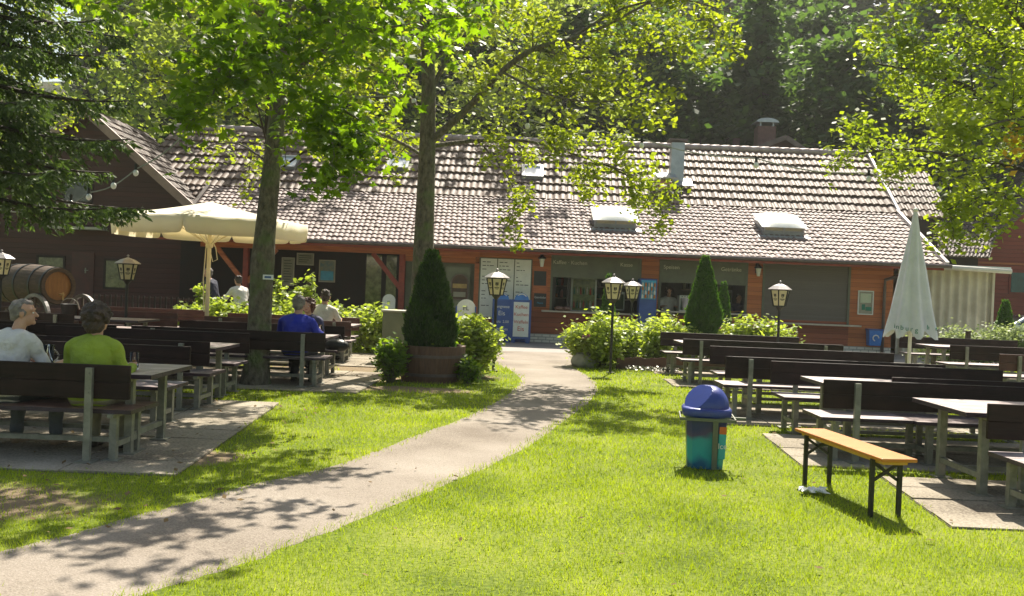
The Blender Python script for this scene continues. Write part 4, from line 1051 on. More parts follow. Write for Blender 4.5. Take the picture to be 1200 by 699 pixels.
# left block (right ends measured)
bench(-3.28-h, 8.12, 1, 'near dark bench with the couple in white and green sitting on it', None, M_seatl)
table(-3.22-h, 8.98, 'table with the beer glasses in front of the couple')
bench(-3.62-h, 10.66, -1, 'dark bench facing the couple across their table')
bench(-3.68-h, 11.5, 1, 'dark bench with its back to the camera behind the couple and their table')
table(-3.74-h, 12.45, 'table left of the nearer bare tree trunk')
bench(-3.8-h, 13.72, -1, 'dark bench facing the camera across the table left of the nearer bare trunk')
b3 = bench(-2.86-h, 14.5, 1, 'dark bench on which the person in blue sits, behind the bare trunk')
table(-2.95-h, 15.6, 'table between the person in blue and the curly haired person')
bench(-3.0-h, 17.0, -1, 'dark bench under the curly haired person who faces the camera')
bench(-3.25-h, 19.1, 1, 'brown bench with the person in cream sitting on it, back to the camera', M_brownboard)
table(-3.3-h, 20.2, 'farthest left table, beyond the person in cream')
bench(-3.45-h, 21.4, -1, 'red brown bench in front of the left hedge, beyond the farthest table', M_brownboard)
# column further left
bench(-6.05-h, 14.4, 1, 'dark bench in the left column behind the head of the woman in green')
table(-6.2-h, 15.5, 'table in the left column, third row from the camera')
bench(-8.2-h, 17.6, 1, 'dark bench in front of the wagon wheels at the left edge')
table(-7.2-h, 18.7, 'table in front of the wagon with the barrel')
bench(-7.1-h, 20.0, -1, 'brown bench facing the camera nearest the wagon', M_brownboard)
bench(-7.3-h+.02, 22.4, -1, 'red brown bench left of the open parasol pole, before the dark house', M_brownboard)
bench(-6.9-h, 11.5, 1, 'dark bench at the left edge behind the man in white')
table(-7.0-h, 12.5, 'table at the left edge behind the man in white')
bench(-7.0-h, 13.6, -1, 'dark bench facing the camera behind the left edge table')

# folding bench
fb = thing('folding_bench', 'orange varnished folding beer bench standing alone on the lawn', 'bench')
pn = G(1036, 606.5); pf_ = G(957, 569.5)
ax = (pf_-pn); Lx = ax.length; ang = math.atan2(ax.y, ax.x)
c = (pn+pf_)/2; fb.location = (c.x, c.y, 0); fb.rotation_euler = (0, 0, ang)
Lt = Lx + .38; W = .29
m = MB(); m.b2(-Lt/2, Lt/2, -W/2, W/2, .462, .49); m.build('seat', M_orange, fb, bevel=.006)
m = MB(); m.b2(-Lt/2+.06, Lt/2-.06, -.10, .10, .432, .461); m.build('underframe', pm('yellow_batten', (.60, .36, .05), (.5, .28, .04), 8, .5), fb)
for s in (-1, 1):
    x = s*Lx/2
    for y in (-.115, .115):
        m = MB(); m.b2(x-.013, x+.013, y-.017, y+.017, .0, .455); m.build('leg', M_black, fb)
    m = MB(); m.b2(x-.012, x+.012, -.10, .10, .43, .455)
    m.bar((x, -.10, .42), (x, .10, .29), .018, .022); m.bar((x+.008, .10, .42), (x+.008, -.10, .29), .018, .022)
    m.bar((x, 0, .355), (x-s*.34, 0, .44), .016, .018)
    m.build('brace', M_black, fb)

# waste bin with tilted blue dome lid
pb = G(825, 547.5)
wb = thing('waste_bin', 'blue lidded bin with turquoise printed body standing on the lawn', 'bin', (pb.x, pb.y, 0), -.15)
s = 1.66/((547.5-348.5))*1.0     # metres per pixel at its foot
m = MB(); hw0, hw1 = .172, .20
def sq(r, z, k=.75):   # rounded square ring
    pts = []
    for i in range(20):
        a = 2*PI*i/20; ca, sa = math.cos(a), math.sin(a)
        q = (abs(ca)**5 + abs(sa)**5)**(-1/5); pts.append((r*ca*q, r*sa*q, z))
    return pts
def loft(m, rings, mi=0, cap=True):
    n = len(rings[0]); vs = [v for r in rings for v in r]; fs = []
    for i in range(len(rings)-1):
        for k in range(n): fs.append((i*n+k, i*n+(k+1) % n, (i+1)*n+(k+1) % n, (i+1)*n+k))
    if cap: fs.append(tuple(range(n-1, -1, -1))); fs.append(tuple((len(rings)-1)*n+k for k in range(n)))
    m.add(vs, fs, mi)
M_binb = pm('bin_blue', (.022, .045, .27), (.016, .03, .18), 4, .35, spec=.6)
M_binbody, nt = new_mat('bin_print')
L_ = nt.links; out = N(nt, 'ShaderNodeOutputMaterial'); b_ = N(nt, 'ShaderNodeBsdfPrincipled'); L_.new(b_.outputs[0], out.inputs[0]); b_.inputs['Roughness'].default_value = .35
tc = N(nt, 'ShaderNodeTexCoord'); nz = N(nt, 'ShaderNodeTexNoise'); nz.inputs['Scale'].default_value = 5; nz.inputs['Detail'].default_value = 1
sp = N(nt, 'ShaderNodeSeparateXYZ'); L_.new(tc.outputs['Object'], sp.inputs[0]); L_.new(tc.outputs['Object'], nz.inputs['Vector'])
ma = N(nt, 'ShaderNodeMath', operation='MULTIPLY_ADD'); ma.inputs[1].default_value = .35; L_.new(nz.outputs['Fac'], ma.inputs[0]); L_.new(sp.outputs['Z'], ma.inputs[2])
cr = N(nt, 'ShaderNodeValToRGB'); e = cr.color_ramp.elements
e[0].position = .22; e[0].color = (.01, .10, .20, 1); e[1].position = .62; e[1].color = (.01, .02, .12, 1)
for pos, c_ in ((.30, (.01, .30, .32, 1)), (.44, (.01, .26, .28, 1)), (.52, (.05, .03, .12, 1))): q = e.new(pos); q.color = c_
L_.new(ma.outputs[0], cr.inputs[0]); L_.new(cr.outputs[0], b_.inputs['Base Color'])
loft(m, [sq(hw0, .01), sq(hw0+.01, .2), sq(hw1, .52)]); body = m.build('body', M_binbody, wb)
m = MB(); loft(m, [sq(.215, .50), sq(.232, .52), sq(.238, .575), sq(.225, .59), sq(.205, .592)]); m.build('rim', M_binb, wb, smooth=True)
# dome: quarter-round lid with a sloped flat flap
m = MB(); n = 16; vs = []; fs = []; nyy = 12
prof = [(-.205, .592), (-.200, .64), (-.175, .70), (-.125, .755), (-.05, .79), (.03, .795), (.06, .785), (.10, .745), (.15, .68), (.19, .62), (.20, .592)]
for j in range(0):
    v = j/nyy*2-1; k = (1-abs(v)**3.2)
    for (x, z) in prof: vs.append((x*(.62+.38*k**.6), v*.20, .592+(z-.592)*(.0+1.0*max(k, 0)**.45)))
nl, nr_ = 28, 48; pn_ = Vector((-.62, -.42, .66)).normalized()
for j in range(nl+1):
    e_ = PI/2*j/nl
    for k in range(nr_):
        a = 2*PI*k/nr_; ca, sa = math.cos(a), math.sin(a); q = (abs(ca)**3.2+abs(sa)**3.2)**(-1/3.2)
        v = Vector((.212*ca*q*math.cos(e_)**.75, .212*sa*q*math.cos(e_)**.75, .215*math.sin(e_)))
        ov = pn_.dot(v) - .150
        if ov > 0: v -= pn_*ov
        vs.append((v.x, v.y, .585+max(v.z, 0)))
for j in range(nl):
    for k in range(nr_): fs.append((j*nr_+k, j*nr_+(k+1) % nr_, (j+1)*nr_+(k+1) % nr_, (j+1)*nr_+k))
m.add(vs, fs); m.build('lid', M_binb, wb, smooth=False)
m = MB(); m.bar((-.125, -.215, .70), (.14, -.205, .60), .004, .004)
m = MB()
for sx in (-1, 1): m.b2(sx*.25-.02, sx*.25+.02, -.02, .02, 0, .50) if sx > 0 and False else None
m.b2(-.245, .27, -.248, -.236, .475, .505); m.b2(-.245, .27, .236, .248, .475, .505); m.b2(-.257, -.245, -.248, .248, .475, .505); m.b2(.257, .27, -.248, .248, .475, .505)
m.b2(.055, .105, -.236, -.205, .02, .50)
m.b2(.24, .38, -.02, .02, .478, .502)
m.build('holder_frame', pm('holder', (.13, .14, .09), (.09, .1, .06), 6, .5), wb)
m = MB(); m.add([(.115, -.2095, .12), (.178, -.2035, .12), (.185, -.2115, .40), (.118, -.2175, .40)], [(0, 1, 2, 3)]); st = m.build('sticker', pm('sticker_teal', (.05, .42, .42), (.03, .3, .34), 9, .4), wb)
m = MB(); m.add([(.117, -.2205, .36), (.184, -.2135, .36), (.186, -.2185, .43), (.118, -.2235, .43)], [(0, 1, 2, 3)]); m.build('orange_stripe', pm('or_stripe', (.6, .15, .03), (.5, .1, .03), 9, .4), st)
tx = text_obj('letters', 'Ice', .075, (.150, -.2175, .22), M_white, st, rx=PI/2-.02, rz=.09)

# lantern posts
def make_lantern(label):
    t = thing('garden_lantern', label, 'lamp')
    m = MB(); m.tube([(0, 0, 0), (0, 0, 1.50)], .028, 10); m.tube([(0, 0, 0), (0, 0, .03)], .09, 12); m.tube([(0, 0, 1.44), (0, 0, 1.53)], [.03, .10], 10); m.build('post', M_black, t, smooth=False)
    H0, H1 = 1.53, 1.86; n = 6; r0, r1 = .125, .195
    m = MB(); m.lathe([(r0, H0), (r1, H1)], n=n, rot=PI/6+PI/6); g = m.build('glass_body', leaf_mat('milk_glass', (.74, .70, .52), (.80, .77, .60), .55, .3, 1, (1.1, 1.05, .85)) if 'milk_glass' not in MATS else MATS['milk_glass'], t)
    m = MB()
    for k in range(n):
        a = 2*PI*k/n + PI/3; m.bar((r0*1.03*math.cos(a), r0*1.03*math.sin(a), H0-.01), (r1*1.03*math.cos(a), r1*1.03*math.sin(a), H1), .022, .022)
        b2 = a + 2*PI/n
        for (r, z) in ((r0, H0), (r1, H1)): m.bar((r*1.02*math.cos(a), r*1.02*math.sin(a), z), (r*1.02*math.cos(b2), r*1.02*math.sin(b2), z), .02, .02)
    m.build('frame', M_black, g)
    m = MB(); m.lathe([(.255, H1+.005), (.262, H1+.015), (.15, H1+.09), (.05, H1+.125), (.02, H1+.14)], n=n, rot=PI/3); m.lathe([(.022, H1+.13), (.012, H1+.15), (.028, H1+.17), (.018, H1+.19), (.002, H1+.2)], n=8); m.build('roof', pm('lamp_roof', (.36, .33, .33), (.24, .22, .22), 6, .4, metallic=.3) if 'lamp_roof' not in MATS else MATS['lamp_roof'], t)
    # emblem and name on the panels
    for k in range(n):
        a = 2*PI*k/n - PI/2
        R = (r0+r1)/2*math.cos(PI/6)
        e_ = MB(); cx, cy = (R+.004+.012)*math.cos(a), (R+.004+.012)*math.sin(a); ux, uy = -math.sin(a), math.cos(a)
        tilt = (r1-r0)*math.cos(PI/6)/(H1-H0)
        def P(u, z): rr = R + .006 + tilt*(z-(H0+H1)/2); return (rr*math.cos(a)+ux*u, rr*math.sin(a)+uy*u, z)
        zc = (H0+H1)/2
        for (u0, u1, z0, z1) in ((-.030, -.003, .03, .085), (.003, .030, .03, .085), (-.022, .022, .01, .02), (-.048, .048, -.030, -.014), (-.028, .028, -.052, -.042)):
            e_.add([P(u0, zc+z0), P(u1, zc+z0), P(u1, zc+z1), P(u0, zc+z1)], [(0, 1, 2, 3)])
        e_.build('emblem', M_board, g)
    return t
lan = None
for i, (x, y, lb) in enumerate([
    (G(578, 436).x, G(578, 436).y, 'black garden lantern standing between planter and path'),
    (G(715, 438).x, G(715, 438).y, 'black garden lantern on the lawn in front of the big hydrangea bush'),
    (D(741, 345, 24.5).x, 24.5, 'garden lantern rising behind the hydrangeas, partly hidden by the nearer lantern'),
    (D(914, 345, 19.4).x, 19.4, 'garden lantern in front of the closed brown shutter'),
    (D(149, 330, 19.6).x, 19.6, 'garden lantern before the dark house beside its window'),
    (D(1, 325, 19.6).x, 19.6, 'garden lantern at the left edge beside the wagon')]):
    if i == 0: lan = make_lantern(lb); lan['group'] = 'garden lanterns'; lan.location = (x, y, 0); lan.rotation_euler = (0, 0, .05)
    else: dup(lan, (x, y, 0), [0, .12, -.1, .1, .45, .3, .9][i], lb, 'garden lanterns')

# open parasol
YPo = 20.5
pp = D(243.5, 340, YPo); za = D(247, 237, YPo).z; sc_ = 1100/YPo
pr = thing('open_parasol', 'large open cream parasol with hanging valance over the left tables', 'parasol', (pp.x, YPo, 0))
R_ = 112.0/sc_; ze_ = D(243, 259.5, YPo-R_*.0).z; n = 8; rot = PI/8
m = MB(); vs = []; seg_n = 6
ring = [(R_*math.cos(2*PI*k/n+.07), R_*math.sin(2*PI*k/n+.07)) for k in range(n)]
for j in range(seg_n+1):
    t = j/seg_n
    for k in range(n):
        for q in range(4):
            a = ring[k]; b2 = ring[(k+1) % n]; u = q/4
            x = (a[0]*(1-u)+b2[0]*u)*t; y = (a[1]*(1-u)+b2[1]*u)*t
            sag = -.02*math.sin(PI*u)*t - .03*math.sin(PI*t)
            vs.append((x, y, za + (ze_-za)*t + sag))
nn = 4*n; fs = []
for j in range(seg_n):
    for k in range(nn): fs.append((j*nn+k, j*nn+(k+1) % nn, (j+1)*nn+(k+1) % nn, (j+1)*nn+k))
M_canvas = leaf_mat('canvas', (.86, .82, .70), (.92, .89, .79), .42, .8, .5, (1.05, 1.0, .85))
M_canvas2 = leaf_mat('sheer_canvas', (.80, .78, .70), (.86, .84, .76), .3, .8, .5, (1.0, .98, .9))
m.add(vs, fs); cn = m.build('canopy', M_canvas, pr, smooth=False)
so = cn.modifiers.new('thick', 'SOLIDIFY'); so.thickness = .008
for k in range(n):
    a = ring[k]; b2 = ring[(k+1) % n]; m = MB(); vs = []; nq = 26
    for q in range(nq+1):
        u = q/nq; x = a[0]*(1-u)+b2[0]*u; y = a[1]*(1-u)+b2[1]*u
        rr = math.hypot(x, y); top = ze_ - .02*math.sin(PI*u)
        dz = .36 + .0*math.sin(PI*u); hang = dz*(1-.40*abs(2*u-1)**22) 
        sw = .018*math.sin(q*.7+k)
        vs.append((x*1.004, y*1.004, top+.005)); vs.append((x*(1+.012)+sw*x/rr*.6, y*(1+.012)+sw*y/rr*.6, top-hang*.5)); vs.append((x*(1.0)+sw*x/rr, y+sw*y/rr, top-hang))
    fs = []
    for q in range(nq):
        for w_ in (0, 1): o = q*3+w_; fs.append((o, o+3, o+4, o+1))
    m.add(vs, fs); v = m.build('valance', M_canvas, pr, smooth=True); v.modifiers.new('thick', 'SOLIDIFY').thickness = .004
m = MB(); m.tube([(0, 0, 0), (0, 0, za-.05)], .045, 12); m.build('pole', M_cream, pr, smooth=True)
for k in range(n):
    a = ring[k]; m = MB(); m.bar((0, 0, za-.12), (a[0]*.99, a[1]*.99, ze_-.03), .02, .03); m.bar((0, 0, za-.95), (a[0]*.5, a[1]*.5, (za+ze_)/2-.1), .016, .02); m.build('rib', M_cream, pr)
m = MB(); m.lathe([(.07, za-1.0), (.085, za-.95), (.07, za-.88)], n=12); m.tube([(-.06, -.03, 2.35), (-.09, -.05, 1.6), (-.05, -.05, .9)], .012, 6)
m.tube([(.05, -.05, za-.8), (.16, -.06, za-1.0), (.2, -.05, za-1.25), (.1, -.05, za-1.3), (.03, -.05, za-1.05)], .01, 6); m.build('cord', M_cream, pr)
m = MB(); m.lathe([(.30, .0), (.30, .07), (.08, .09), (.08, .3)], n=16); m.build('base', M_galv, pr)

# closed parasol
YC = 18.6
pc = D(1068, 360, YC)
cp_ = thing('closed_parasol', 'closed pale blue grey parasol with green lettering round its hem', 'parasol', (pc.x, YC, 0))
zt2 = D(1070, 246, YC).z; zb2 = D(1068, 391, YC).z
M_cloth = pm('pale_blue_canvas', (.70, .71, .76), (.58, .60, .65), 3, .85, bump=.2, bscale=9)
m = MB(); rings = []; nr = 24
for j in range(nr+1):
    t = j/nr; z = zt2-.02 + (zb2-zt2)*t; base = .035 + .41*t**1.05; rg_ = []
    for k in range(48):
        a = 2*PI*k/48; fold = math.cos(a*8 + .6*math.sin(3*t)); w_ = 1 + .17*fold*min(1, t*2.2) + .06*math.sin(a*3+t*4)*t
        zz = z - (.05*fold if j == nr else 0) - (.05*t*math.cos(a*8+1))
        rg_.append((base*w_*math.cos(a)*1.0, base*w_*math.sin(a), zz))
    rings.append(rg_)
loft(m, rings, 0, False); m.build('canopy', M_cloth, cp_, smooth=True)
# hem lettering as real curved letters following the folds
for (s_, a0, a1) in (('inburg', -2.62, -1.75), ('he', -1.22, -.85)):
    for i, ch in enumerate(s_):
        a = a0 + (a1-a0)*i/max(1, len(s_)-1); r = .475 + .03*math.cos(a*8)
        o = text_obj('hem_letter', ch, .13, (r*math.cos(a)*1.03, r*math.sin(a)*1.03, zb2+.10-.012*i), M_green, cp_, rz=a+PI/2)
m = MB(); m.tube([(0, 0, 0), (0, 0, zt2-.05)], .035, 10); m.build('pole', M_whitep, cp_, smooth=True)
m = MB(); m.lathe([(.04, zt2-.04), (.05, zt2+.0), (.03, zt2+.03), (.01, zt2+.04)], n=12); m.build('finial', M_whitep, cp_, smooth=True)
m = MB(); m.lathe([(.32, .0), (.32, .06), (.07, .09), (.07, .3)], n=16); m.build('base', M_galv, cp_)

# planter
pq = G(501, 450); Yq = pq.y + .5
pl = thing('barrel_planter', 'round dark wooden half barrel planter holding the clipped conifer', 'planter', (pq.x, Yq, 0))
M_barrel = pm('barrel_staves', (.15, .075, .045), (.075, .036, .024), 5, .7, stretch=(7, 7, .5), bump=.4, bscale=10)
m = MB(); n = 40; prof = [(.50, 0), (.555, .2), (.585, .4), (.60, .63), (.54, .63), (.53, .5), (.01, .5)]
vs = []; fs = []
for (r, z) in prof:
    for k in range(n*2):
        a = PI*k/n; g_ = .985 if k % 4 == 0 and z < .64 and r > .5 else 1
        vs.append((r*g_*math.cos(a), r*g_*math.sin(a), z))
nn = n*2
for i in range(len(prof)-1):
    for k in range(nn): fs.append((i*nn+k, i*nn+(k+1) % nn, (i+1)*nn+(k+1) % nn, (i+1)*nn+k))
m.add(vs, fs); m.build('staves', M_barrel, pl)
for z, r in ((.14, .548), (.46, .598)):
    m = MB(); m.lathe([(r, z-.025), (r+.008, z-.025), (r+.012, z+.025), (r+.003, z+.025)], n=48, cap=False); m.build('hoop', M_gutter, pl)
m = MB(); m.lathe([(.53, .55), (.3, .585), (.01, .60)], n=24); m.build('soil', M_slab2, pl, smooth=True)
# grey-green box behind
bxp = D(464, 380, 19.6); w = rect(448, 364, 481, 402, 19.6)
sb = thing('storage_box', 'olive grey utility box standing behind the planter', 'box')
m = MB(); m.b2(w[0], w[1]+.25, 19.6, 20.2, 0, w[3]-.04); m.build('cabinet', pm('olive_box', (.24, .25, .16), (.18, .19, .12), 3, .6), sb, bevel=.01)
m = MB(); m.b2(w[0]-.03, w[1]+.28, 19.56, 20.24, w[3]-.038, w[3]); m.build('lid', pm('box_lid', (.45, .43, .36), (.35, .34, .28), 3, .5), sb, bevel=.006)
m = MB(); m.b2(w[0]+.03, w[1]+.22, 19.575, 19.598, .06, w[3]-.10); m.build('door', MATS['olive_box'], sb)

# wagon with barrel
wg = thing('barrel_wagon', 'old wooden wagon carrying a large wine barrel before the dark house', 'wagon')
YW = 21.0
sw_ = 1100/YW
def WX(px): return D(px, 335, YW).x
M_wood = pm('old_wood', (.10, .065, .045), (.045, .03, .02), 5, .8, stretch=(1, 1, 5))
M_wheel = pm('wheel_rim', (.20, .18, .17), (.11, .1, .1), 5, .5)
bc_ = D(69, 335.5, YW-.7)
yaw = 1.0   # barrel axis points towards the camera and to the right
axv = Vector((math.sin(yaw), -math.cos(yaw), 0))
rB = 17.3/sw_*1.0; LB = 2.3
Mb = Matrix((axv.cross(Vector((0, 0, 1))), Vector((0, 0, 1)), axv)).transposed()
m = MB(); prof = []
for i in range(13):
    t = i/12*2-1; prof.append(((rB+.06)*(1+.16*(1-t*t)), (t-1)*LB/2))
m.lathe(prof + [(rB-.02, 0), (rB-.02, -.08), (.001, -.08)], bc_, 32, M=Mb)
m.build('barrel', M_wood, wg, smooth=False)
m = MB(); m.lathe([(rB-.015, -.06), (rB-.02, -.05), (.001, -.045)], bc_, 32, M=Mb); m.build('barrel_head', pm('barrel_head', (.30, .14, .04), (.19, .08, .022), 4, .6, stretch=(8, 8, 1)), wg)
for z in (-.06, -.45, -1.0, -1.5, -2.1):
    t = z/LB*2+1; r = (rB+.06)*(1+.16*(1-t*t))+.006; m = MB(); m.lathe([(r, z-.03), (r+.01, z-.03), (r+.01, z+.03), (r, z+.03)], bc_, 32, M=Mb, cap=False); m.build('barrel_hoop', M_black, wg)
def wheel(c, yaw_, R):
    c = Vector(c); a = Vector((math.cos(yaw_), math.sin(yaw_), 0)); Mw = Matrix((Vector((-math.sin(yaw_), math.cos(yaw_), 0)), Vector((0, 0, 1)), a)).transposed()
    m = MB(); m.lathe([(R-.07, -.035), (R, -.035), (R, .035), (R-.07, .035), (R-.07, -.035)], c, 32, M=Mw, cap=False); w_ = m.build('wheel', M_wheel, wg)
    m = MB(); m.lathe([(.02, -.12), (.08, -.10), (.09, 0), (.08, .10), (.02, .12)], c, 14, M=Mw); m.build('hub', M_wood, w_)
    for k in range(12):
        t = 2*PI*k/12; d = Mw @ Vector((math.cos(t), math.sin(t), 0)); m = MB(); m.bar(c+d*.08, c+d*(R-.06), .035, .045); m.build('spoke', M_wood, w_)
Rw = .58
wheel((D(41, 355, YW-.9).x, YW-.9, Rw), yaw, Rw)
wheel((D(97, 355, YW+.2).x, YW+.2, Rw), yaw, Rw)
wheel((D(38, 355, YW-.9).x-1.85, YW+.3, Rw), yaw, Rw)
m = MB(); a = Vector((D(38, 350, YW-.9).x, YW-.9, .55)); b2 = Vector((D(97, 350, YW+.2).x, YW+.2, .55)); m.bar(a, b2, .09, .09)
back = -axv*2.2
for q in (.25, .75):
    s0 = a.lerp(b2, q) + axv*.2 + Vector((0, 0, .1)); m.bar(s0, s0+back, .10, .12)
m.bar(a+back, b2+back, .09, .09)
for k in range(3): o = a.lerp(b2, .0) - axv*(.2+.8*k) + Vector((0, 0, .2)); m.bar(o, o+(b2-a), .10, .08)
m.build('undercarriage', M_wood, wg)
m = MB(); tp = bc_ + axv*.05 - Vector((0, 0, rB*.55)); m.tube([tp, tp+axv*.16], .022, 8); m.tube([tp+axv*.12+Vector((0, 0, .05)), tp+axv*.12-Vector((0, 0, .12))], .02, 8); m.build('tap', M_gold, wg)
# dark bucket below the tap with shiny rim
bk = thing('bucket', 'dark plastic bucket with glints under the barrel tap', 'bucket', (D(76, 362, YW-1.4).x, YW-1.2, 0))
st_ = thing('stool', 'small dark stool carrying the bucket in front of the barrel', 'stool', (bk.location.x, bk.location.y, 0))
m = MB(); m.b2(-.2, .2, -.18, .18, .62, .66); m.build('seat', M_wood, st_)
for sx in (-1, 1):
    for sy in (-1, 1): m = MB(); m.bar((sx*.17, sy*.15, 0), (sx*.13, sy*.11, .62), .04, .04); m.build('leg', M_wood, st_)
m = MB(); m.lathe([(.13, 0), (.17, .30), (.18, .31), (.16, .30), (.12, .02), (.001, .02)], n=20); m.build('bucket_body', M_black, bk, smooth=True); bk.location.z = .662
m = MB(); m.tube([(.17*math.cos(t), .0, .29+.14*math.sin(t)) for t in [PI*k/10 for k in range(11)]], .006, 6); m.build('handle', M_galv, bk)

# boulder at the bend of the path
pbld = G(681, 431); rngb = np.random.default_rng(12)
m = MB(); m.ell((0, 0, .12), (.28, .24, .19), 18); bo = m.build('boulder', pm('stone', (.40, .38, .31), (.24, .23, .18), 4, .9, bump=.8, bscale=14, spots=(.16, .2, .07), spot_scale=4, spot_amt=.7), smooth=True)
dm = bo.modifiers.new('rough', 'DISPLACE'); tx_ = bpy.data.textures.new('rock', 'CLOUDS'); tx_.noise_scale = .25; dm.texture = tx_; dm.strength = .16
bo.location = (pbld.x+.05, pbld.y+.15, 0); tag(bo, 'grey mossy boulder at the bend of the path', 'boulder')
# crumpled paper on the lawn
pt = G(953, 580); rr = random.Random(4); m = MB(); vs = []; n = 7
for i in range(n):
    for j in range(n): vs.append(((i/(n-1)-.5)*.24 + rr.uniform(-.012, .012), (j/(n-1)-.5)*.12 + rr.uniform(-.012, .012), .04+rr.uniform(-.018, .03)))
m.add(vs, [(i*n+j, (i+1)*n+j, (i+1)*n+j+1, i*n+j+1) for i in range(n-1) for j in range(n-1)])
cpap = m.build('crumpled_paper', M_whitep); cpap.location = (pt.x, pt.y, 0); cpap.rotation_euler = (0, 0, .1); cpap.modifiers.new('t', 'SOLIDIFY').thickness = .002
tag(cpap, 'crumpled white paper on the grass under the folding bench', 'litter')

# glasses, bag and things on the tables
M_cg = clear_mat('drinking_glass', (.93, .95, .93)); M_beer = pm('beer', (.60, .33, .06), (.45, .22, .03), 9, .2); M_foam = pm('foam', (.85, .82, .74), (.8, .76, .66), 20, .9)
def mug(x, y, z, label, R, Hh, handle, liq=.7):
    t = thing('beer_glass', label, 'glass', (x, y, z))
    m = MB(); m.lathe([(R*.95, 0), (R, .012), (R, Hh), (R-.004, Hh), (R-.005, .016), (.001, .014)], n=24); g_ = m.build('glass_body', M_cg, t, smooth=True)
    m = MB(); m.lathe([(.001, .018), (R-.007, .018), (R-.007, Hh*liq), (.001, Hh*liq)], n=20); m.build('drink', M_beer, t, smooth=False)
    m = MB(); m.lathe([(R-.007, Hh*liq+.001), (R-.007, Hh*liq+.02), (.001, Hh*liq+.022)], n=20); m.build('foam', M_foam, t)
    if handle:
        m = MB(); m.tube([(R+.045*math.sin(k/8*PI), 0, Hh*.2+Hh*.6*k/8) for k in range(9)], .007, 8); m.build('handle', M_cg, g_, smooth=True)
    return t
tz = .756
q = G(157, 433.0, tz); mug(q.x, q.y, tz, 'half empty tall beer glass beside the hand of the woman in green', .040, .165, False, .55)
q = G(56, 429, tz); mug(q.x, q.y, tz, 'large handled beer mug between the man in white and the woman in green', .055, .20, True, .8)
q = G(373, 395, tz); mug(q.x, q.y+.1, tz, 'tall beer glass in front of the curly haired person', .042, .20, False, .6)
bag = MB(); bag.ell((0, 0, .10), (.22, .14, .12), 14); bo_ = bag.build('handbag', M_black, smooth=True); bo_.location = (D(399, 400, 16.9).x, 16.55, .44); tag(bo_, 'black handbag lying on the bench right of the curly haired person', 'bag')
m = MB(); m.tube([(-.1, 0, .18), (-.06, 0, .28), (.06, 0, .28), (.1, 0, .18)], .01, 6); hb = m.build('strap', M_black, bo_)

# parked car
def car():
    Yc = 37.5; xc0 = D(1158, 355, Yc).x
    t = thing('parked_car', 'silver parked car half hidden behind the corrugated shed', 'car', (xc0+1.75, Yc, 0))
    M_sil = pm('silver_paint', (.62, .64, .66), (.58, .6, .62), 2, .25, metallic=.5, coat=.6, bump=0)
    prof = [(-2.1, .45), (-2.12, .75), (-2.0, .95), (-1.2, 1.05), (-.55, 1.42), (.9, 1.45), (1.6, 1.15), (2.1, 1.0), (2.15, .6), (2.1, .35), (-2.0, .33)]
    m = MB(); n = len(prof); ws = [(-.85, 0), (-.80, .0), (.80, 0), (.85, 0)]
    vs = []
    for (y, k) in ((-.86, .97), (-.80, 1), (.80, 1), (.86, .97)):
        for (x, z) in prof:
            ins = .16*max(0, (z-.98)/.47); vs.append((x*k, y*(1-ins) , .33+(z-.33)*(1 if abs(y) < .85 else .985)))
    fs = [tuple(range(n-1, -1, -1)), tuple(3*n+i for i in range(n))]
    for j in range(3):
        for i in range(n): fs.append((j*n+i, j*n+(i+1) % n, (j+1)*n+(i+1) % n, (j+1)*n+i))
    m.add(vs, fs); m.build('body', M_sil, t, smooth=False, bevel=.03)
    m = MB()
    for s in (-1, 1):
        for (a, b2, c, d) in (((-1.02, 1.06), (-.52, 1.36), (.1, 1.38), (.1, 1.04)), ((.18, 1.04), (.18, 1.38), (.85, 1.38), (1.38, 1.1))):
            P = [a, b2, c, d]; m.add([(x, s*(.868-.13*max(0, (z-.98)/.47)*1.0), z) for (x, z) in P], [(0, 1, 2, 3)])
    m.build('side_window', M_glassd, t)
    m = MB(); m.add([(-1.22, -.68, 1.075), (-1.22, .68, 1.075), (-.6, .62, 1.42), (-.6, -.62, 1.42)], [(0, 1, 2, 3)]); m.build('windscreen', M_glassd, t)
    for x in (-1.35, 1.3):
        for s in (-1, 1):
            m = MB(); m.tube([(x, s*.70, .32), (x, s*.875, .32)], .32, 24); w_ = m.build('wheel', M_black, t)
            m = MB(); m.tube([(x, s*.86, .32), (x, s*.885, .32)], .20, 16); m.build('rim', M_metal, w_)
    for s in (-1, 1):
        m = MB(); m.ell((-2.08, s*.62, .72), (.07, .16, .09), 10); m.build('headlight', M_white, t, smooth=True)
    m = MB(); m.b2(-2.16, -2.05, -.7, .7, .36, .52); m.build('bumper', M_gutter, t, bevel=.02)
car()

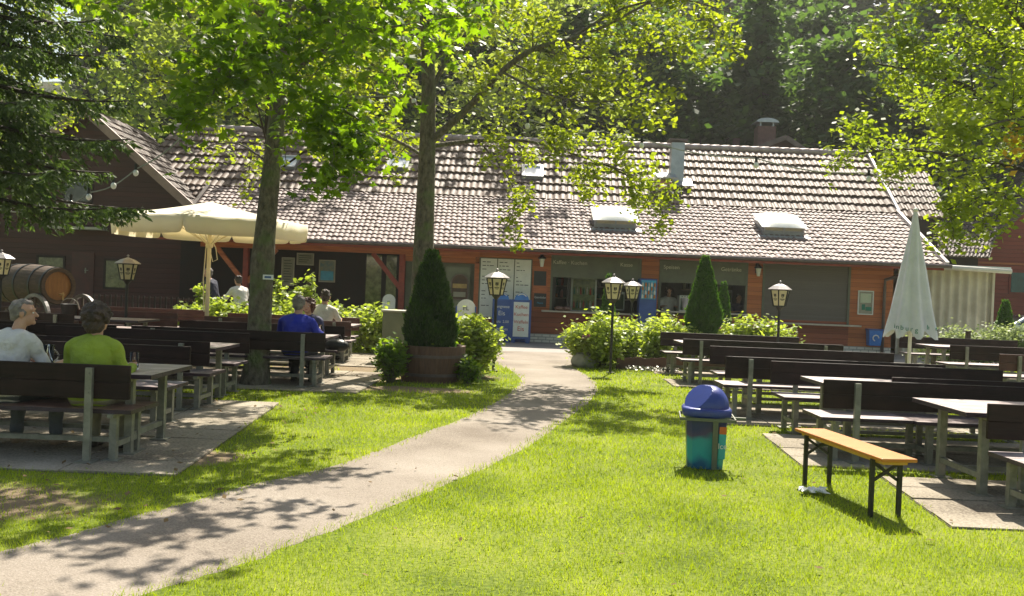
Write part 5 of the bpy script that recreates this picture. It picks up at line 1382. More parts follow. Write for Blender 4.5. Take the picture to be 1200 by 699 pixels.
# garlands of bulbs
M_bulb = pm('bulb_glass', (.85, .85, .85), (.75, .75, .75), 5, .12)
def garland(pix, label, bulbs):
    t = thing('bulb_garland', label, 'string lights')
    pts = [D(*p) for p in pix]; P = []
    for i in range(len(pts)-1):
        for k in range(6):
            u = k/6; q = pts[i].lerp(pts[i+1], u); q.z -= .10*math.sin(PI*u); P.append(q)
    P.append(pts[-1]); m = MB(); m.tube(P, .013, 5); m.build('cable', pm('cable', (.30, .32, .28), (.2, .22, .18), 5, .5) if 'cable' not in MATS else MATS['cable'], t)
    for (px, py, Y) in bulbs:
        p = D(px, py, Y); m = MB(); m.ell(p, (.05, .05, .062), 10); b_ = m.build('bulb', M_bulb, t, smooth=True)
        m = MB(); m.tube([p+Vector((0, 0, .06)), p+Vector((0, 0, .17))], .028, 8); m.build('socket', M_black, b_)
garland([(0, 246, 17), (64, 238, 17), (104, 226, 17.2), (160, 198, 17.5), (223, 150, 18), (300, 100, 18), (485, 112, 18.8)], 'string of white bulbs hanging from the spruce to the middle tree',
        [(10, 246, 17), (39, 245.5, 17), (64, 243, 17), (83, 239, 17.1), (104, 231, 17.2), (133, 218, 17.3), (159, 203, 17.5), (223, 155, 18), (267, 122, 18)])
garland([(485, 112, 18.8), (560, 128, 18.9), (618, 140, 19), (752, 163, 19), (886, 186, 18.5), (1018, 203, 18), (1101, 214, 17.5), (1230, 226, 17)], 'string of bulbs spanning from the middle tree across the roof to the right tree',
        [(485, 119, 18.8), (618, 148, 19), (752, 171, 19), (886, 194, 18.5), (1018, 210, 18), (1101, 222, 17.5)])
# trail mark on the bare trunk
# ================================================================ PEOPLE
M_skin = pm('skin', (.52, .30, .20), (.44, .23, .15), 8, .5, bump=.1)
M_hairg = pm('grey_hair', (.26, .23, .20), (.12, .10, .09), 14, .7, bump=.9, bscale=35, bdist=.03)
M_haird = pm('dark_hair', (.075, .045, .033), (.022, .014, .011), 14, .6, bump=.9, bscale=35, bdist=.03)
M_hairr = pm('red_hair', (.12, .045, .025), (.06, .02, .012), 14, .6, bump=.9, bscale=35, bdist=.03)
def shirtm(n, a, b): return pm(n, a, b, 4, .85, bump=.9, bscale=9, bdist=.05, detail=3)
M_shw = shirtm('white_shirt', (.66, .63, .59), (.54, .51, .48)); M_shg = shirtm('green_sweater', (.30, .38, .035), (.22, .29, .025))
M_shb = shirtm('blue_jacket', (.02, .035, .40), (.012, .02, .26)); M_shc = shirtm('cream_shirt', (.68, .64, .54), (.58, .54, .44))
M_shd = shirtm('navy_shirt', (.06, .06, .13), (.04, .04, .09)); M_trg = shirtm('grey_trousers', (.12, .13, .14), (.08, .09, .1)); M_trk = shirtm('khaki_trousers', (.26, .23, .15), (.19, .17, .1))
M_trd = shirtm('dark_trousers', (.03, .03, .035), (.02, .02, .022)); M_shoe = pm('shoe_leather', (.05, .04, .035), (.03, .025, .02), 9, .4)
M_shoet = pm('tan_shoe', (.30, .22, .15), (.22, .16, .1), 9, .6)
def remesh(o, vox, smooth=2):
    r = o.modifiers.new('skin', 'REMESH'); r.mode = 'VOXEL'; r.voxel_size = vox
    s = o.modifiers.new('soft', 'SMOOTH'); s.iterations = smooth; s.factor = .5
    dg = bpy.context.evaluated_depsgraph_get(); me = bpy.data.meshes.new_from_object(o.evaluated_get(dg))
    o.modifiers.clear(); old = o.data; mats = [m for m in old.materials]; o.data = me; me.name = old.name + '_fine'
    me.materials.clear()
    for m in mats: me.materials.append(m)
    me.polygons.foreach_set('use_smooth', [True]*len(me.polygons)); me.update()
    return o
def folds(o, amp, fr=26):
    me = o.data; n = len(me.vertices); co = np.empty(n*3, np.float32); me.vertices.foreach_get('co', co); co = co.reshape(-1, 3)
    no = np.empty(n*3, np.float32); me.vertices.foreach_get('normal', no); no = no.reshape(-1, 3)
    x, y, z = co.T; q = np.sin(x*fr*.8 + 2.2*np.sin(z*fr*.5) + y*fr*.6)*.5 + np.sin(z*fr*1.1 + 2.6*np.sin(x*fr*.45+1) )*.5 + .5*np.sin(x*fr*1.9-z*fr*1.3+y*fr)
    co += no*(amp*.55*q)[:, None]; me.vertices.foreach_set('co', co.ravel().astype(np.float32)); me.update()
def ringloft(m, rings, n=20):    # rings: (x, y, z, rx, ry)
    vs = []; fs = []
    for (x, y, z, rx, ry) in rings:
        for k in range(n): a = 2*PI*k/n; vs.append((x+rx*math.cos(a), y+ry*math.sin(a), z))
    for i in range(len(rings)-1):
        for k in range(n): fs.append((i*n+k, i*n+(k+1) % n, (i+1)*n+(k+1) % n, (i+1)*n+k))
    fs.append(tuple(range(n-1, -1, -1))); fs.append(tuple((len(rings)-1)*n+k for k in range(n)))
    m.add(vs, fs)
def hand(m, w, tip, side, curl=.7, up=Vector((0, 0, 1))):
    """palm from the wrist towards tip, four bent fingers of unequal length and a thumb leaving the side"""
    w = Vector(w); d = (Vector(tip)-w).normalized(); a = d.cross(up).normalized()*side; dn = d.cross(a).normalized()
    if dn.z > 0: dn = -dn
    pc = w + d*.05
    for q in (-.024, -.008, .008, .024): m.cap(w + a*q*.8 + d*.01, w + a*q*1.15 + d*.085, .014, .0115, 8)
    for q, L in zip((-.028, -.010, .009, .027), (.060, .075, .080, .070)):
        p = w + a*q + d*.088; e = d
        for sgm in range(3):
            l = L*(.42, .33, .25)[sgm]; ang = curl*(.35, .55, .5)[sgm]; e = (e*math.cos(ang) + dn*math.sin(ang)).normalized()
            p2 = p + e*l; m.cap(p, p2, .0095-.001*sgm, .0085-.001*sgm, 8); p = p2
    t0 = w - a*.030 + d*.025; t1 = t0 + (d*.6 - a*.65 + dn*.35).normalized()*.038; t2 = t1 + (d*.85 - a*.05 + dn*.5).normalized()*.030
    m.cap(t0, t1, .0125, .0105, 8); m.cap(t1, t2, .0105, .009, 8)
def person(label, loc, rz, shirt, trousers, hairm, shoe=None, sit=True, headyaw=0, headtilt=(0, 0), hair='short', armR=None, armL=None, sleeve='short',
           lean=.06, vox=.010, face=False, wide=1.12, knees=None, seat=.47, floor=0, socks=None, hgt=1.0, hunch=.03):
    """local frame: +Y is the way the person faces; seat centre at the origin"""
    t = thing('person', label, 'person', loc, rz)
    t.scale = (wide, wide, hgt)
    hz = seat+.10 if sit else .92
    sh = hz + .47; nk = sh+.06; hd = nk+.135
    ly = lean; B = MB()
    pelv = Vector((0, 0, hz)); chest = Vector((0, ly*.6, hz+.32)); neck = Vector((0, ly+hunch, nk)); head = Vector((headtilt[0], ly+hunch+.035+headtilt[1], hd))
    def torso(m, g):
        ringloft(m, [(0, 0, hz-.10, .13+g, .10+g), (0, 0, hz-.05, .165+g, .125+g), (0, ly*.1, hz+.04, .165+g, .125+g), (0, ly*.3, hz+.16, .15+g, .115+g), (0, ly*.6, hz+.30, .165+g, .12+g), (0, ly*.85, hz+.41, .175+g, .115+g), (0, ly, hz+.47, .13+g*.8, .09+g), (0, ly+hunch*.6, hz+.515, .07+g*.6, .06+g*.6)])
        m.cap((-.15, ly*.95, sh-.045), (-.05, ly*.95, sh-.0), .06+g, .05+g); m.cap((.15, ly*.95, sh-.045), (.05, ly*.95, sh-.0), .06+g, .05+g)
    torso(B, 0)
    B.cap(neck - Vector((0, .01, .09)), head + Vector((0, -.02, -.05)), .056, .054)
    Rh = Matrix.Rotation(headyaw, 3, 'Z')
    def H_(v): return head + Rh @ Vector(v)
    B.ell(H_((0, -.01, .03)), (.076, .095, .098), 16, M=Rh); B.ell(H_((0, .022, -.04)), (.058, .068, .075), 14, M=Rh)
    B.cap(H_((0, .085, .012)), H_((0, .108, -.020)), .010, .015, 8); B.ell(H_((0, .078, -.082)), (.024, .018, .02), 8)
    B.cap(H_((-.05, .07, .035)), H_((.05, .07, .035)), .016, .016, 8)
    B.cap(H_((-.018, .083, -.052)), H_((.018, .083, -.052)), .009, .009, 8)
    for s in (-1, 1): B.ell(H_((s*.079, -.005, -.005)), (.011, .022, .033), 8, M=Rh)
    S = MB(); torso(S, .016)
    armR = armR or ((.26, ly+.10, sh-.27), (.17, ly+.36, hz+.24)); armL = armL or ((-.26, ly+.10, sh-.27), (-.17, ly+.36, hz+.24))
    for side, (el, wr) in ((1, armR), (-1, armL)):
        s0 = Vector((side*.18, ly*.95, sh-.06)); el = Vector(el); wr = Vector(wr)
        B.cap(s0, el, .048, .040); B.cap(el, wr, .040, .026)
        tip = wr + (wr-el).normalized()*.1 + Vector((-side*.03, .03, 0))
        hand(B, wr, tip, side)
        S.cap(s0, el if sleeve == 'long' else s0.lerp(el, .78), .068, .056)
        if sleeve == 'long': S.cap(el, el.lerp(wr, .93), .056, .040)
    T = MB(); knees = knees or [(-.13, .46), (.13, .46)]
    ringloft(T, [(0, 0, hz-.115, .13, .10), (0, 0, hz-.06, .18, .14), (0, 0, hz+.03, .178, .135)])
    legs = []
    for i, (kx, ky) in enumerate(knees):
        s = -1 if i == 0 else 1
        if sit: k = Vector((kx, ky, seat+.03)); an = Vector((kx*1.05, ky-.02, floor+.09))
        else: k = Vector((kx*.7, .03, .48)); an = Vector((kx*.8, -.01, floor+.09))
        h0 = Vector((s*.09, 0, hz-.03))
        B.cap(h0, k, .075, .052); B.cap(k, an, .050, .034); B.cap(an, an+Vector((0, .09, -.05)), .034, .03)
        T.cap(h0, k, .090, .068); T.cap(k, an+Vector((0, 0, .05)), .066, .058); legs.append(an)
    b = B.build('body', M_skin, t); remesh(b, vox)
    o = S.build('shirt', shirt, t); remesh(o, vox*1.3); folds(o, .010)
    o = T.build('trousers', trousers, t); remesh(o, vox*1.3); folds(o, .010)
    for an in legs:
        m = MB(); m.ell(an+Vector((0, .07, -.045)), (.050, .135, .045), 12); m.cap(an+Vector((0, -.01, -.04)), an+Vector((0, -.01, .01)), .048, .045); m.build('shoe', shoe or M_shoe, t, smooth=True)
        if socks:
            m = MB(); m.cap(an+Vector((0, 0, .0)), an+Vector((0, 0, .06)), .047, .047); m.build('sock', socks, t, smooth=True)
    Hm = MB(); r = random.Random(int(abs(loc[0])*100))
    if hair == 'short':
        Hm.ell(H_((0, -.025, .042)), (.084, .094, .098), 16, M=Rh); Hm.ell(H_((0, -.055, -.01)), (.074, .062, .075), 14, M=Rh)
        for k in range(26):
            a = r.uniform(0, 2*PI); e = r.uniform(.3, 1.4); Hm.ell(H_((.075*math.cos(a)*math.cos(e), -.03+.085*math.sin(a)*math.cos(e)*(.8 if math.sin(a) > 0 else 1), .05+.085*math.sin(e))), .022, 6)
    elif hair == 'thin':
        Hm.ell(H_((0, -.040, .035)), (.084, .082, .092), 16, M=Rh); Hm.ell(H_((0, -.055, -.015)), (.074, .06, .07), 14, M=Rh); Hm.ell(H_((0, .0, .085)), (.062, .075, .046), 12, M=Rh)
        for s in (-1, 1): Hm.ell(H_((s*.058, -.02, .01)), (.026, .055, .05), 10, M=Rh)
    elif hair == 'full':
        Hm.ell(H_((0, -.035, .04)), (.112, .112, .118), 18, M=Rh); Hm.ell(H_((0, -.06, -.045)), (.098, .072, .09), 14, M=Rh)
        for k in range(120):
            a = r.uniform(0, 2*PI); e = r.uniform(-.5, 1.5)
            y = -.03+.10*math.sin(a)*math.cos(e)
            if y > .045 and e < .8: continue
            Hm.ell(H_((.108*math.cos(a)*math.cos(e), y*1.05, .04+.11*math.sin(e))), r.uniform(.016, .03), 6)
    o = Hm.build('hair', hairm, t); remesh(o, .006); folds(o, .007, 70)
    if face:
        for s in (-1, 1):
            m = MB(); m.ell(H_((s*.030, .079, .008)), (.010, .007, .007), 8); e_ = m.build('eye', M_whitep, b, smooth=True)
            m = MB(); m.ell(H_((s*.030, .0845, .008)), .0045, 6); m.build('iris', M_black, e_, smooth=True)
        m = MB(); m.ell(H_((0, .0905, -.052)), (.020, .005, .006), 8); m.build('mouth', pm('lips', (.32, .10, .08), (.28, .08, .07), 9, .5) if 'lips' not in MATS else MATS['lips'], b, smooth=True)
    return t
SY = 8.12 + .30
person('grey haired man in white short sleeved shirt on the near bench, head turned right', (D(7, 420, SY).x, SY, 0), -.12, M_shw, M_trg, M_hairg, shoe=M_shoet, headyaw=-1.15, headtilt=(.035, .02), hair='thin',
       armR=((.29, .16, .74), (.30, .40, .80)), armL=((-.27, .14, .76), (-.1, .40, .80)), lean=.09, vox=.007, wide=1.03, face=True, knees=[(-.17, .46), (.17, .5)], hgt=1.02)
person('dark haired woman in a lime green sweater seen from behind on the near bench', (D(107, 420, SY).x, SY, 0), .02, M_shg, M_trk, M_haird, headyaw=-.25, hair='full', sleeve='long',
       armR=((.25, .10, .73), (.235, .30, .80)), armL=((-.26, .16, .74), (-.08, .40, .80)), lean=.05, vox=.007, wide=1.05, knees=[(-.12, .42), (.12, .42)], socks=M_whitep, hgt=1.0)
# fork in her hand
pf2 = D(143, 410, SY+.62); m = MB(); m.tube([pf2+Vector((.02, .0, -.05)), pf2+Vector((-.035, 0, .07))], .006, 6); tag(m.build('fork', M_metal), 'fork held up in the right hand of the woman in green', 'fork')
person('grey haired person in a bright blue jacket seated with back to the camera', (D(346, 400, 14.82).x, 14.82, 0), -.1, M_shb, M_trd, M_hairg, sleeve='long', hair='short', armR=((.30, .08, .76), (.22, .36, .80)), wide=1.22, lean=.05, knees=[(-.1, .35), (.12, .38)], hgt=1.03)
person('curly haired person in a dark top facing the camera across from the blue jacket', (D(362, 380, 16.6).x, 16.65, 0), PI-.05, M_shd, M_trd, M_hairr, hair='full', face=True, wide=1.08, lean=.08, hgt=.98)
person('dark haired person in a cream top seated with back to the camera, farther off', (D(377, 375, 19.4).x, 19.42, 0), -.2, M_shc, M_trd, M_haird, hair='short', headyaw=.3, wide=1.2, hgt=1.08)
person('grey haired standing person in navy clothes bending beside the parasol pole', (D(251, 345, 26.0).x, 26.0, .0), 1.2, shirtm('navy_coat', (.02, .022, .045), (.012, .014, .03)), M_trd, M_hairg, sit=False, sleeve='long', hair='thin', lean=.14, wide=1.15, vox=.014, hgt=1.12)
person('person in a white top standing half hidden behind the bare trunk', (D(283, 345, 25.4).x, 25.4, 0), .8, M_shw, M_trd, M_haird, sit=False, sleeve='long', lean=.12, wide=1.15, vox=.014, hgt=1.0)
person('server with dark hair in a white blouse standing behind the second serving hatch', (D(783, 345, 30.9).x, 30.9, 0.06), PI, M_shw, M_trd, M_haird, sit=False, hair='full', face=True, vox=.014, wide=1.15, hgt=1.08)
person('server in dark clothes at the right end of the second serving hatch', (D(864, 345, 31.2).x, 31.2, 0.06), PI+.2, M_shd, M_trd, M_haird, sit=False, hair='short', vox=.014, wide=1.15, hgt=1.0)
# ================================================================ PLANTS AND TREES
def leaf_quads(C, size, rng, flat=.6, droop=0.0, aspect=.62, fold=False):
    """one rhombic leaf per point; returns vertices (4 per leaf)"""
    n = len(C); S = size*rng.uniform(.6, 1.35, n)
    a = rng.uniform(0, 2*PI, n); u = np.stack([np.cos(a), np.sin(a), rng.normal(-droop, .45, n)], -1); u /= np.linalg.norm(u, axis=1)[:, None]
    nr = np.stack([rng.normal(0, flat, n), rng.normal(0, flat, n), np.ones(n)], -1)
    w = np.cross(nr, u); w /= np.maximum(np.linalg.norm(w, axis=1), 1e-6)[:, None]
    h = S[:, None]/2
    return np.stack([C-u*h, C-w*h*aspect+u*h*.1, C+u*h, C+w*h*aspect+u*h*.1], 1).reshape(-1, 3)
def quads_obj(name, V, mat, parent):
    return np_mesh(name, V, np.arange(len(V)).reshape(-1, 4), 4, mat, parent)
MAPLE = [(0, 0), (.16, -.06), (.50, -.18), (.36, .04), (.62, .30), (.34, .28), (.26, .46), (.12, .40), (0, .86), (-.12, .40), (-.26, .46), (-.34, .28), (-.62, .30), (-.36, .04), (-.50, -.18), (-.16, -.06)]
def maple_leaves(C, size, rng, flat=.6, droop=.5):
    n = len(C); S = size*rng.uniform(.6, 1.3, n)
    a = rng.uniform(0, 2*PI, n); u = np.stack([np.cos(a), np.sin(a), rng.normal(-droop, .4, n)], -1); u /= np.linalg.norm(u, axis=1)[:, None]
    nr = np.stack([rng.normal(0, flat, n), rng.normal(0, flat, n), np.ones(n)], -1)
    w = np.cross(nr, u); w /= np.maximum(np.linalg.norm(w, axis=1), 1e-6)[:, None]; nn = np.cross(u, w)
    P = np.array(MAPLE); k = len(P)
    V = C[:, None, :] + S[:, None, None]*(P[None, :, 0, None]*w[:, None, :] + P[None, :, 1, None]*u[:, None, :] - nn[:, None, :]*(np.abs(P[None, :, 0, None])*.28 + (P[None, :, 1, None]**2)*.18))
    V = V.reshape(-1, 3); F = []
    tri = np.array([(0, i, i+1) for i in range(1, k-1)])
    F = (np.arange(n)[:, None, None]*k + tri[None]).reshape(-1, 3)
    return V, F
def bez(pts, n=12):
    P = [Vector(p) for p in pts]; out = []
    for i in range(len(P)-1):
        p0 = P[max(i-1, 0)]; p1 = P[i]; p2 = P[i+1]; p3 = P[min(i+2, len(P)-1)]
        for j in range(n):
            t = j/n; out.append(.5*((2*p1)+(-p0+p2)*t+(2*p0-5*p1+4*p2-p3)*t*t+(-p0+3*p1-3*p2+p3)*t**3))
    out.append(P[-1]); return out
def grow(wood, limb, r0, r1, rnd, nsub, sublen, leafn, spread, start=.2, droop=.1, level=2, pts=None, n=7, upb=.25):
    """draw the limb into wood, sprout sub-branches, collect leaf centres"""
    m = len(limb); rad = [r0+(r1-r0)*(i/(m-1))**.8 for i in range(m)]
    wood.tube(limb, rad, n, cap=False)
    for k in range(nsub):
        t = start + (1-start)*((k+rnd.random())/nsub); i = min(int(t*(m-1)), m-2); p = limb[i].lerp(limb[i+1], t*(m-1)-i)
        d = (limb[i+1]-limb[i]).normalized(); side = Vector((rnd.gauss(0, 1), rnd.gauss(0, 1), rnd.gauss(0, .55)+upb)); side = (side - d*side.dot(d)).normalized()
        e = (d*.55 + side).normalized(); L = sublen*rnd.uniform(.55, 1.15)*(1-.35*t)
        q = [p]; 
        for s in range(4): e = (e + Vector((rnd.gauss(0, .16), rnd.gauss(0, .16), rnd.gauss(0, .1)-droop*.5))).normalized(); q.append(q[-1]+e*L/4)
        rr = max(.004, (r0+(r1-r0)*t)*.42)
        if level > 1: grow(wood, q, rr, .004, rnd, max(3, int(nsub*.45)), sublen*.42, leafn, spread, .2, droop, level-1, pts, 5, upb)
        else:
            wood.tube(q, [rr, rr*.8, rr*.6, rr*.45, .002], 4, cap=False)
            for j in range(leafn):
                u = rnd.uniform(.15, 1.08)*4; i2 = min(int(u), 3); c = q[i2].lerp(q[i2+1], u-i2)
                pts.append((c.x+rnd.gauss(0, spread), c.y+rnd.gauss(0, spread), c.z+rnd.gauss(0, spread)-.02))
    return pts
def filt(pts, box=None): return np.array(pts)

M_leafB = leaf_mat('leaf_field_maple', (.075, .12, .016), (.21, .27, .035), .55, .5, .8)
M_leafA = leaf_mat('leaf_big_maple', (.028, .065, .012), (.17, .24, .022), .6, .45, 1.0, (2.4, 2.6, .4))
M_leafC = leaf_mat('leaf_right_tree', (.07, .12, .016), (.20, .27, .035), .55, .5, .9)
M_leafD = leaf_mat('leaf_back_tree', (.14, .19, .05), (.32, .38, .10), .5, .5, .6, (1.8, 1.8, .8))
M_needle = leaf_mat('spruce_needles', (.04, .07, .028), (.12, .17, .055), .35, .55, 1.2, (1.6, 1.8, .7))
M_forest = leaf_mat('forest_leaves', (.032, .062, .022), (.095, .15, .055), .4, .6, .25, (1.8, 2.0, .6))
M_topi = leaf_mat('clipped_conifer', (.010, .030, .008), (.06, .12, .022), .3, .55, 3, (1.8, 1.9, .5))
M_topi2 = leaf_mat('bright_conifer', (.03, .08, .012), (.09, .19, .03), .3, .55, 3, (1.8, 1.9, .5))
M_hyd = leaf_mat('hydrangea_leaves', (.16, .22, .04), (.36, .42, .11), .5, .45, 2.5, (1.7, 1.7, .6))
M_stem = pm('stems', (.14, .12, .06), (.08, .07, .035), 9, .8)
M_pink = leaf_mat('pink_petals', (.42, .16, .26), (.62, .34, .42), .3, .6, 5, (1.1, 1, 1))
M_yel = leaf_mat('yellow_leaves', (.40, .24, .03), (.6, .4, .06), .5, .5, 4, (1.3, 1.2, .5))

# --- middle tree (small leaves), trunk behind the planter
def tree_mid():
    rnd = random.Random(21); Y = 18.6
    t = thing('maple_tree', 'tall slender maple with forked trunk behind the clipped conifer in the middle', 'tree')
    w = MB(); pts = []
    tr = bez([D(494, 424, Y), D(495, 330, Y), D(498, 250, Y), D(501, 165, Y), D(502, 80, Y), D(497, -20, Y), D(505, -110, Y+.3), D(503, -170, Y)], 6)
    m_ = len(tr); tr[0].z = -.05
    w.tube(tr, [.30 if i == 0 else .245 - .20*(i/(m_-1)) for i in range(m_)], 14, cap=False)
    L = [([(500, 170, 0), (545, 130, -.2), (588, 84, -.5), (625, 58, -.8), (668, 46, -1.0), (710, 30, -1.3), (775, -5, -1.6)], .085, .02, 16, 1.5),
         ([(502, 172, 0), (560, 165, .3), (620, 166, .4), (670, 180, .2), (715, 196, 0), (752, 215, -.2)], .05, .012, 14, 1.15),
         ([(500, 140, 0), (470, 105, .4), (430, 70, .8), (380, 20, 1.2)], .06, .015, 11, 1.5),
         ([(499, 185, 0), (465, 165, .8), (420, 150, 1.4), (370, 150, 1.9)], .045, .012, 11, 1.2),
         ([(503, 110, 0), (530, 60, .2), (565, 20, .5), (600, -20, .8)], .06, .015, 11, 1.5),
         ([(502, 90, 0), (480, 30, 1.2), (455, -40, 2.2)], .06, .015, 11, 1.5),
         ([(499, 40, 0), (560, 0, 1.3), (650, -40, 2.2), (740, -60, 2.8)], .06, .015, 12, 1.5),
         ([(498, 10, 0), (430, -50, -1), (350, -90, -2)], .06, .015, 12, 1.5),
         ([(625, 58, -.8), (700, 68, -.6), (770, 60, -.6), (830, 40, -.9)], .03, .008, 10, 1.05),
         ([(668, 46, -1.0), (730, 10, -1.3), (800, 0, -1.7), (868, 20, -2.0)], .03, .008, 10, 1.0),
         ([(588, 84, -.5), (640, 110, -.9), (700, 120, -1.2), (770, 110, -1.5)], .03, .008, 11, 1.05),
         ([(560, 165, .3), (590, 200, -.3), (605, 235, -.6), (590, 270, -.8)], .022, .006, 7, .6),
         ([(700, 190, .1), (740, 205, -.2), (765, 228, -.3), (780, 258, -.4)], .02, .006, 7, .6)]
    for (pp_, r0, r1, ns, sl) in L:
        lb = bez([D(a, b, Y+dy) for (a, b, dy) in pp_], 4); grow(w, lb, r0, r1, rnd, ns, sl, 20, .10, .22 if sl > .7 else .1, .12, 2, pts)
    P = np.array(pts)
    w.build('trunk', M_bark, t, smooth=True)
    quads_obj('crown', leaf_quads(P, .115, np.random.default_rng(1), .75, .35, .72), M_leafB, t)
    print('mid leaves', len(P))
tree_mid()
# --- big-leaved maple, the nearer bare trunk
def tree_near():
    rnd = random.Random(5); Y = 14.7
    t = thing('big_leaved_maple', 'nearer maple with leaning bare mossy trunk and large dark leaves overhead', 'tree')
    w = MB(); pts = []
    tr = bez([D(299, 452, Y), D(303, 400, Y), D(307, 320, Y), D(314, 240, Y), D(322, 165, Y), D(328, 90, Y), D(334, 10, Y), D(338, -90, Y), D(340, -220, Y)], 5)
    m_ = len(tr); tr[0].z = -.05
    rad = []
    for i in range(m_):
        u = i/(m_-1); r = .205 - .14*u
        if i < 3: r += .05*(3-i)/3
        rad.append(r + .018*math.exp(-((u-.27)/.03)**2))
    w.tube(tr, rad, 16, cap=False)
    L = [([(326, 110, 0), (300, 70, -1.5), (290, 50, -3.2), (275, 60, -4.6)], .05, .012, 9, 1.1),
         ([(328, 90, 0), (380, 60, -1.5), (420, 40, -3.0), (470, 30, -4.5)], .05, .012, 10, 1.2),
         ([(330, 60, 0), (390, 20, -1), (460, 10, -2), (550, 25, -2.6)], .05, .012, 10, 1.2),
         ([(322, 140, 0), (370, 130, -1.2), (400, 130, -2.0), (420, 140, -2.6)], .035, .01, 8, .85),
         ([(332, 40, 0), (280, 0, -1), (200, -20, -2), (110, 5, -3)], .05, .012, 6, .9),
         ([(334, 10, 0), (400, -60, .8), (500, -90, 1.6)], .05, .012, 10, 1.4),
         ([(336, -40, 0), (300, -120, -1.5), (260, -200, -3)], .05, .012, 10, 1.4),
         ([(336, -60, 0), (400, -140, -1.5), (470, -200, -3)], .05, .012, 10, 1.4), ([(338, -100, 0), (250, -180, .5), (150, -240, 1)], .05, .012, 10, 1.5),
         ([(338, -120, 0), (420, -230, .8), (500, -330, 0)], .045, .012, 10, 1.4), ([(339, -160, 0), (320, -280, -1), (300, -400, 0)], .045, .012, 10, 1.4),
         ([(330, 70, 0), (300, 60, -2), (262, 75, -3.6), (250, 110, -4.4)], .035, .01, 9, .8), ([(328, 80, 0), (360, 110, -1.5), (385, 150, -2.6), (392, 185, -3.2)], .03, .008, 9, .6),
         ([(332, 30, 0), (380, -10, -2.0), (440, -60, -4.0), (480, -110, -5.0)], .045, .01, 9, 1.2),
         ([(332, 30, 0), (250, -30, -2.5), (170, -90, -5.0), (90, -140, -6.5)], .045, .01, 10, 1.3)]
    for (pp_, r0, r1, ns, sl) in L:
        lb = bez([D(a, b, Y+dy) for (a, b, dy) in pp_], 4); grow(w, lb, r0, r1, rnd, ns+1, sl, 12, .14, .3, .22, 2, pts, upb=.1)
    P = np.array(pts)
    w.build('trunk', M_bark, t, smooth=True)
    V, F = maple_leaves(P, .150, np.random.default_rng(2), .6, .55)
    np_mesh('crown', V, F, 3, M_leafA, t)
    q = D(312, 325, Y-.2); m = MB(); m.box((q.x+.03, q.y-.0, q.z), (.16, .02, .075), .25); mk = m.build('trail_mark', M_whitep, t)
    m = MB(); m.box((q.x+.028, q.y-.012, q.z), (.10, .01, .032), .25); m.build('blue_bar', M_blueb, mk)
    print('near leaves', len(P))
tree_near()
# --- right tree, trunk just outside the frame
def tree_right():
    rnd = random.Random(9); Y = 15.0
    t = thing('lime_tree', 'bright green leafy tree filling the upper right corner', 'tree')
    w = MB(); pts = []
    tr = bez([D(1262, 470, Y), D(1258, 330, Y), D(1252, 200, Y), D(1256, 60, Y), D(1250, -120, Y), D(1255, -300, Y)], 5); tr[0].z = -.05
    m_ = len(tr); w.tube(tr, [.26 - .2*(i/(m_-1)) for i in range(m_)], 12, cap=False)
    L = [([(1254, 215, 0), (1200, 150, -.3), (1140, 105, -.5), (1080, 85, -.4), (1025, 75, -.3)], .06, .012, 15, 1.15),
         ([(1254, 230, 0), (1200, 200, .5), (1130, 185, .8), (1060, 175, .8), (1010, 180, .6)], .05, .012, 15, 1.1),
         ([(1254, 250, 0), (1210, 228, -.8), (1160, 228, -1.3), (1110, 246, -1.4)], .04, .01, 12, .85),
         ([(1254, 160, 0), (1210, 90, .8), (1150, 30, 1.2), (1090, -10, 1.2)], .06, .012, 14, 1.25),
         ([(1255, 130, 0), (1220, 60, -1), (1180, 10, -1.6), (1130, -30, -1.8)], .06, .012, 14, 1.2),
         ([(1255, 60, 0), (1190, -30, 0), (1120, -90, .3), (1060, -130, .6)], .06, .012, 14, 1.3),
         ([(1255, 200, 0), (1300, 130, -.5), (1370, 90, -.8)], .05, .012, 11, 1.3), ([(1255, 100, 0), (1310, 20, .8), (1380, -40, 1.2)], .05, .012, 11, 1.3),
         ([(1252, 0, 0), (1300, -90, -.8), (1350, -170, -1)], .05, .012, 11, 1.3), ([(1252, -60, 0), (1200, -160, -.8), (1150, -240, -1)], .05, .012, 11, 1.3),
         ([(1252, -120, 0), (1260, -250, .8), (1250, -380, 1)], .05, .012, 11, 1.3),
         ([(1254, 180, 0), (1230, 150, -1.6), (1190, 140, -2.6), (1150, 150, -3.2)], .04, .01, 12, 1.0),
         ([(1254, 180, 0), (1220, 160, 1.6), (1150, 130, 2.6), (1080, 120, 3.2)], .04, .01, 13, 1.2)]
    for (pp_, r0, r1, ns, sl) in L:
        lb = bez([D(a, b, Y+dy) for (a, b, dy) in pp_], 4); grow(w, lb, r0, r1, rnd, ns, sl, 22, .10, .2, .10, 2, pts)
    P = np.array(pts)
    w.build('trunk', M_barkd, t, smooth=True)
    quads_obj('crown', leaf_quads(P, .105, np.random.default_rng(3), .8, .3, .62), M_leafC, t)
    Q = np.array([tuple(D(1192 + rnd.gauss(0, 8), 168 + rnd.gauss(0, 16), 13.4 + rnd.gauss(0, .2))) for _ in range(90)])
    quads_obj('yellowed_leaves', leaf_quads(Q, .10, np.random.default_rng(4), .8, .3, .62), M_yel, t)
    print('right leaves', len(P))
tree_right()
